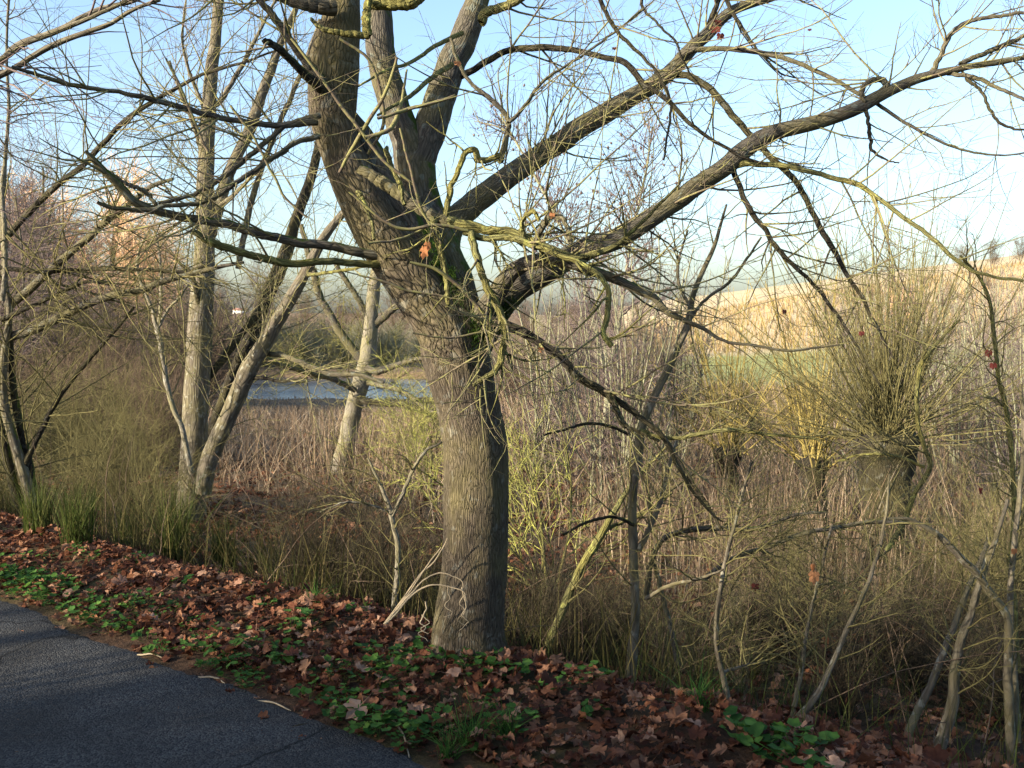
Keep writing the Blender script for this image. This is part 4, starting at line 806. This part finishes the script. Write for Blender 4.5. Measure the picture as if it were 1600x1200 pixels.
def unground(px, py):
    "point of the ground under a pixel"
    d = 2.5
    while d < 60:
        p = W(px, py, d)
        if p[2] <= ground(p[0], p[1]): break
        d += .01
    return W(px, py, d)
for px, py, sz_ in [(400, 1010, .15), (560, 1130, .13), (520, 1015, .15), (190, 925, .13), (355, 995, .11), (590, 990, .13), (480, 990, .12), (530, 1130, .1), (300, 945, .11), (445, 975, .12), (655, 1125, .13)]:
    p = unground(px, py); leaf_at(p[0], p[1], sz_, True, .5, .05)
for i in range(285):
    t = rng.uniform(-1.6, 2.9); s = rng.uniform(.15, 1.25); x, y = ts_point(t, s); leaf_at(x, y, rng.uniform(.07, .135), rng.random() < .14, .4)

# green ground plants, each a thing
kid = [kidney_shape(k) for k in range(5)]
def plant_mesh(k, n=12, rad=.07):
    rg = np.random.default_rng(500 + k); r = rad * np.sqrt(rg.uniform(0.05, 1, n)); a = rg.uniform(0, 6.28, n)
    pos = np.stack([r * np.cos(a), r * np.sin(a), rg.uniform(.02, .06, n)], 1); sz_ = rg.uniform(.018, .042, n)
    me = scatter_mesh('leaves', kid, pos, sz_, .35, 'green', rg)
    V = np.empty(len(me.vertices) * 3); me.vertices.foreach_get('co', V); V = V.reshape(-1, 3)
    T = np.array([tuple(p.vertices) for p in me.polygons]); ra = np.empty(len(V)); me.attributes['rnd'].data.foreach_get('value', ra)
    nl = len(kid[0][0]); c0 = np.arange(0, len(V), nl); o_ = len(V)      # each leaf's stalk runs from its centre to the shared root
    V2 = np.vstack([V, [[0, 0, -.01]], V[c0] + [0, .002, -.002]]); T2 = np.stack([np.full(len(c0), o_), c0, o_ + 1 + np.arange(len(c0))], 1); T = np.vstack([T, T2])
    return mesh('leaves', V2, T, np.arange(0, len(T) * 3, 3), 'green', False, {'rnd': ('FLOAT', np.concatenate([ra, [.3], ra[c0]]))})
pm = [plant_mesh(k) for k in range(6)] + [plant_mesh(10 + k, 26, .11) for k in range(3)]
def plant(x, y, s, label, group=None):
    o = bpy.data.objects.new('ground_plant', pm[int(rng.integers(len(pm)))]); COL.objects.link(o); o.location = (x, y, float(ground(x, y)) + .01)
    o.scale = (s,) * 3; o.rotation_euler = (0, 0, rng.uniform(0, 6.28)); tag(o, label, 'plant', group); return o
def zlab(x, y, a, g_):
    px = 800 + F * x / (y * cp + (EYE) * sp)
    z_ = 'at the far left' if px < 160 else 'between far left and the first pale stick' if px < 300 else 'beside the first pale stick' if px < 370 else 'between the first and second pale sticks' if px < 450 else 'beside the second pale stick' if px < 520 else 'left of the bent twig' if px < 600 else 'beside the bent twig' if px < 670 else 'below the maple foot' if px < 800 else 'right of the maple'
    return a + ', ' + z_, g_ + ', ' + z_
for i in range(90):
    t = rng.uniform(-.4, 4.2); s = abs(rng.normal(.16, .16)) + .02; x, y = ts_point(t, s)
    plant(x, y, rng.uniform(.6, 1.2), *zlab(x, y, 'low green leafy plant along the asphalt edge', 'green plants along the asphalt edge'))
for i in range(26):
    t = rng.uniform(-.6, 3.8); s = rng.uniform(.4, 1.2); x, y = ts_point(t, s)
    plant(x, y, rng.uniform(.6, 1.2), *zlab(x, y, 'green leafy plant poking through the leaf litter', 'green plants in the leaf litter'))
for px, py in [(640, 1045), (665, 1025), (690, 1035), (710, 1040), (740, 1060), (770, 1055), (800, 1068), (615, 1055), (600, 1040)]:
    p = unground(px, py); plant(p[0], p[1], 1.3, 'bright green leafy plant at the foot of the big maple', 'green plants at the foot of the maple')
for px, py in [(1195, 1185), (1230, 1190), (1170, 1170), (1255, 1200)]:
    p = unground(px, py); plant(p[0], p[1], 1.5, {1195: 'largest green plant at the bottom edge right of centre', 1230: 'green plant just right of the largest one at the bottom edge', 1170: 'green plant just left of the largest one at the bottom edge', 1255: 'rightmost green plant at the bottom edge'}[px], 'green plants at the bottom edge')

def tuft(x, y, n, h, mat, name, label, cat, group=None, lean=.5, bend=.6, rad=.04, wd=.005):
    a = rng.uniform(0, 6.28, n); r = rad * np.sqrt(rng.uniform(0, 1, n)); pos = np.stack([r * np.cos(a), r * np.sin(a), 0 * a], 1)
    o = link(name, blades_mesh(name, pos, rng.uniform(.5, 1, n) * h, rng.uniform(.6, 1.3, n) * wd, mat, lean, bend, m=5), None, (x, y, float(ground(x, y))))
    return tag(o, label, cat, group)
for px, py, n, h, lb in [(735, 1165, 90, .20, 'big bright green grass tuft at the bottom centre verge'), (700, 1185, 50, .16, 'small grass tuft just left of the big bright tuft'), (790, 1150, 50, .15, 'small grass tuft just right of the big bright tuft'),
                         (530, 1075, 26, .10, 'little bright grass tuft on the verge left of the maple'), (1095, 1110, 60, .22, 'blue-green grass tuft right of the slim sapling foot'), (490, 950, 60, .16, 'grass tuft at the verge crest behind the leaves'), (1180, 1060, 40, .2, 'thin grass tuft beside the crooked stem')]:
    p = unground(px, py); tuft(p[0], p[1], n, h, 'green' if n >= 50 else 'grass', 'grass_tuft', lb, 'grass tuft')
# tall olive sedge on the slope, left and right
def band(n, s0, s1, t0, t1, cond=None):
    s = rng.uniform(s0, s1, n); t = rng.uniform(t0, t1, n); x, y = ts_point(t, s)
    if cond is not None: k = cond(x, y); x, y = x[k], y[k]
    # clumping
    cl = np.sin(x * 3.1 + 1.7 * np.sin(y * 2.3)) * np.sin(y * 2.7 + 1.3 * np.sin(x * 1.9)); k = cl + rng.normal(0, .5, len(x)) > -.25
    return x[k], y[k]
x, y = band(3200, 1.15, 2.3, -.4, 10); n = len(x)
tag(link('tall_grass', blades_mesh('tall_grass', onground(x, y), rng.uniform(.2, .65, n), rng.uniform(.004, .009, n), 'sedge', .35, .25)), 'tall olive sedge grass on the slope left of the maple', kind='stuff')
x, y = band(1500, 1.8, 6.0, -8, 1.); n = len(x)
tag(link('tall_grass', blades_mesh('tall_grass', onground(x, y), rng.uniform(.2, .6, n), rng.uniform(.003, .006, n), 'sedge', .25, .35)), 'thin olive sedge grass in the hollow right of the maple', kind='stuff')
x, y = band(3000, 1.0, 4.0, -5, 10); n = len(x)
tag(link('green_grass', blades_mesh('green_grass', onground(x, y), rng.uniform(.12, .45, n), rng.uniform(.003, .006, n), 'grass', .3, .4)), 'green grass blades scattered over the bank', kind='stuff')
for px, py, h in [(275, 880, .75), (120, 850, .5), (200, 860, .5), (350, 890, .5), (420, 900, .45), (60, 835, .5)]:
    p = unground(px, py); tuft(p[0], p[1], 160, h, 'grass', 'sedge_clump', {275: 'tall yellow-green sedge clump in front of the grey tree', 120: 'sedge clump right of the left edge trees, on the crest', 200: 'sedge clump midway between left edge trees and grey tree', 350: 'sedge clump just right of the grey tree foot', 420: 'sedge clump farther right of the grey tree', 60: 'leftmost sedge clump on the verge crest'}[px], 'grass clump', None if px == 275 else 'sedge clumps on the left verge', .2, .15, .10, .007)
# reed beds
def reeds(n, xs, ys, cond, h, wd, mat, name, label, lean=.12, bend=.12, m=4, lim=False):
    x = rng.uniform(*xs, n); y = ys[0] * (ys[1] / ys[0]) ** rng.uniform(0, 1, n); k = cond(x, y); x, y = x[k], y[k]
    k = (np.sin(x * 1.3 + 2 * np.sin(y * .9)) * np.sin(y * 1.1 + x * .4) + rng.normal(0, .6, len(x))) > -.45; x, y = x[k], y[k]; n = len(x)
    hh = rng.uniform(h[0], h[1], n)
    if lim:
        wdg = (x / y > -.31) & (x / y < -.05); hh = np.where(wdg, np.clip(np.minimum(hh, 1.62 - .0865 * y - ground(x, y)), .12, 2), hh)
    tag(link(name, blades_mesh(name, onground(x, y), hh, rng.uniform(.6, 1.3, n) * wd * np.maximum(1, y / 16), mat, lean, bend, m=m)), label, kind='stuff')
dry = lambda x, y: (sdist(x, y) > 6.3) & (((x + 18) / 24.) ** 2 + ((y - 50) / 12.3) ** 2 > 1.0) & (x > -0.36 * y + .5)
reeds(30000, (-14, 22), (9.5, 42), dry, (.4, 1.4), .016, 'reed', 'reed_bed', 'tan dry reeds filling the marsh below the bank', lean=.24, bend=.3, lim=True)
reeds(5000, (1, 14), (8., 14), lambda x, y: sdist(x, y) > 5.0, (.3, .9), .014, 'reed', 'near_reeds', 'sunlit pale dry reeds at the front of the marsh, right')
reeds(16000, (-14, 22), (9.5, 34), dry, (.25, .8), .018, 'reed', 'bent_reeds', 'broken straw-coloured reeds leaning low in the marsh', lean=.9, bend=.6, lim=True)
reeds(9000, (4, 90), (38, 44), lambda x, y: (x > 6) & (x < .55 * y), (.3, .7), .03, 'sedge', 'field_edge_growth', 'dark rough growth along the near edge of the green field')
reeds(22000, (15, 110), (86, 150), lambda x, y: (x > 12) & (x < .56 * y), (.4, 1.1), .016, 'hillgrass', 'hill_grass', 'pale dry grass standing on the sunlit hillside', m=3)

def canes(name, label, n, xs, ys, cond, L, rad, mat, trop=-.10):
    x = rng.uniform(*xs, n); y = rng.uniform(*ys, n); k = cond(x, y); x, y = x[k], y[k]; n = len(x); m = 8
    p = onground(x, y); az = rng.uniform(0, 6.28, n); el = rng.uniform(.1, 1.0, n); d = np.stack([np.cos(az) * np.sin(el), np.sin(az) * np.sin(el), np.cos(el)], 1)
    Ln = rng.uniform(*L, n); P = np.zeros((n, m, 3)); P[:, 0] = p
    for q_ in range(1, m):
        d = d + rng.normal(0, .10, (n, 3)); d[:, 2] += trop; d /= np.linalg.norm(d, axis=1, keepdims=True); p = p + d * (Ln / (m - 1))[:, None]; P[:, q_] = p
    R = rng.uniform(*rad, n)[:, None] * np.linspace(1, .4, m)[None]
    a = spawn(P, R, n * 3, (.1, .5), (25, 70), .12, -.02, .6, .003, .0012, 5)
    tag(tube_obj(name, [(P, R, 4), (*a, 3)], mat), label, kind='stuff')
canes('dead_canes', 'brown dead canes and bramble stems arching in the hollow right of the maple', 260, (0, 7), (5, 11), lambda x, y: (sdist(x, y) > 1.5), (.5, 1.6), (.0018, .0042), 'tw_brown')
canes('bramble_canes', 'brown bramble canes arching over the bank left of the maple', 260, (-8, 0), (6, 15), lambda x, y: (sdist(x, y) > 1.3) & (sdist(x, y) < 8), (.5, 1.6), (.002, .0045), 'tw_brown')
canes('marsh_stems', 'loose bare stems standing over the sunlit reeds', 380, (-4, 10), (11, 24), lambda x, y: (sdist(x, y) > 6), (.8, 2.2), (.004, .008), 'tw_olive', -.03)
# dry broken stalks and sticks near the maple
def stalk(pts, d, label, mat='tw_pale', name='dry_stalk', curl=None):
    pts = [(a, b, c * .6) for a, b, c in pts]
    b_ = W(pts[0][0], pts[0][1], d); T = thing(name, b_, label, 'dry stalk', None)
    P, R = trace(pts, d, d - .1, 30, .002); tube_obj('stalk', [(P[None], R[None], 6)], mat, T)
    if curl:
        for q_ in curl:
            n = 10; x0, y0 = q_[0]; ln_ = q_[1]; k = np.linspace(0, 1, n)
            pp = [(x0 + 9 * math.sin(a * 14 + x0) * a, y0 + ln_ * a, 2.6 * (1 - .6 * a)) for a in k]
            P, R = trace(pp, d - .1, d - .12, 26, .003); tube_obj('curled_leaf', [(P[None], R[None], 4)], mat, T)
    return T
stalk([(600, 975, 5), (630, 935, 5), (655, 900, 5), (680, 875, 4), (700, 840, 3)], 4.6, 'straight pale stalk leaning up left of the maple foot')
stalk([(602, 975, 5), (640, 925, 4), (670, 880, 4), (688, 856, 3)], 4.55, 'second straight pale stalk crossing the first')
stalk([(602, 974, 5), (640, 930, 5), (665, 905, 4), (690, 895, 4), (708, 902, 3), (723, 910, 3), (724, 930, 2)], 4.45, 'arched pale stalk with curled leaves hanging before the trunk', curl=[((722, 918), 60), ((700, 915), 50)])
stalk([(604, 974, 5), (650, 925, 5), (680, 913, 4), (705, 918, 3), (726, 926, 3), (728, 950, 3), (722, 965, 2)], 4.4, 'lower arched pale stalk with curled tip before the trunk', curl=[((726, 930), 55), ((665, 940), 50), ((660, 960), 40)])
for i, (a_, b_, lb) in enumerate([((215, 1027), (255, 1032), 'pale stick lying on the asphalt edge, left'), ((310, 1062), (352, 1072), 'pale stick on the asphalt edge by the light green leaves'), ((385, 1098), (455, 1115), 'thin stick on the asphalt edge, centre'), ((430, 1150), (500, 1135), 'dark twig lying on the asphalt'), ((610, 1125), (640, 1190), 'bent pale twig in the verge at bottom centre'), ((655, 1035), (705, 1055), 'thin stick in the leaves before the maple foot')]):
    pa, pb = unground(*a_), unground(*b_); up = np.array([0, 0, .012]); mid = (pa + pb) / 2 + np.array([.01, .012, .008])
    P, R = resample([pa + up, mid + up, pb + up], [.0045, .004, .0025], 14, .002); T = tube_obj('stick', [(P[None], R[None], 6)], 'tw_pale' if i != 3 else 'tw_dark'); tag(T, lb, 'stick')
# brush pile behind, dark
for i in range(5):
    p = gp(430 + i * 40, R_(11, 14)); place(pr_bushD, 'brush_heap', p[0], p[1], (1., 1., .35), 'flattened dark brush heap between grey tree and maple', 'brush', 'brush heaps between grey tree and maple')

# hanging leaves (children of the plant they hang from)
def hang(px, py, d, size, mat, parent=maple):
    v, f = shapes[int(rng.integers(10))]; v = v * size * .78; p = W(px, py, d)
    a = rng.uniform(-.5, .5); c, s = math.cos(a), math.sin(a); q_ = np.stack([v[:, 0] * c - v[:, 2] * s, v[:, 0] * s + v[:, 2] * c * .8, -v[:, 1]], 1) + p
    link('leaf', mesh('leaf', q_, f, np.arange(0, len(f) * 3, 3), mat, False, {'rnd': ('FLOAT', np.full(len(v), float(rng.random())))}), parent)
for a in [(662, 390, 4.1, .11, 'leaf_orange'), (668, 382, 4.08, .08, 'leaf_orange'), (715, 98, 4.4, .07, 'leaf_orange'), (1118, 45, 5.1, .10, 'leaf_red'), (1126, 55, 5.1, .08, 'leaf_red'), (1122, 34, 5.1, .08, 'leaf_red'), (862, 335, 4.1, .05, 'leaf_orange'),
          (845, 545, 4.4, .05, 'leaf_orange'), (1226, 486, 4.6, .05, 'leaf_red'), (1346, 520, 4.6, .05, 'leaf_red'), (1265, 46, 5., .04, 'leaf_red'), (960, 75, 4.6, .04, 'leaf_red'),
          (1272, 898, 4.5, .13, 'leaf_orange'), (1270, 885, 4.48, .07, 'leaf_orange'), (1545, 550, 4.6, .07, 'leaf_red'), (1552, 570, 4.6, .06, 'leaf_red'), (1532, 765, 4.6, .07, 'leaf_red'), (1585, 860, 4.5, .06, 'leaf_orange'), (1180, 915, 4.6, .07, 'leaf_red'), (1295, 1000, 4.8, .06, 'leaf_orange')]:
    hang(*a)
# seed clusters for the alder: small cones in its crown
al = [o for o in bpy.data.objects if o.name.startswith('alder_tree')][0]
st = pr_seed.parts[-1][1]; vv = np.empty(len(st.vertices) * 3, np.float32); st.vertices.foreach_get('co', vv); vv = vv.reshape(-1, 3)
vv = vv[vv[:, 2] > 2.2]; pk = vv[rng.integers(0, len(vv), 700)]
oc = (np.array([(1, 0, 0), (-1, 0, 0), (0, 1, 0), (0, -1, 0), (0, 0, 1.4), (0, 0, -1.4)]) * .5, np.array([(0, 2, 4), (2, 1, 4), (1, 3, 4), (3, 0, 4), (2, 0, 5), (1, 2, 5), (3, 1, 5), (0, 3, 5)]))
me = scatter_mesh('seed_cones', [oc], pk.astype(float), rng.uniform(.02, .045, 700), .4, 'tw_purple')
o = bpy.data.objects.new('seed_cones', me); COL.objects.link(o); o.parent = al; o['kind'] = 'stuff'
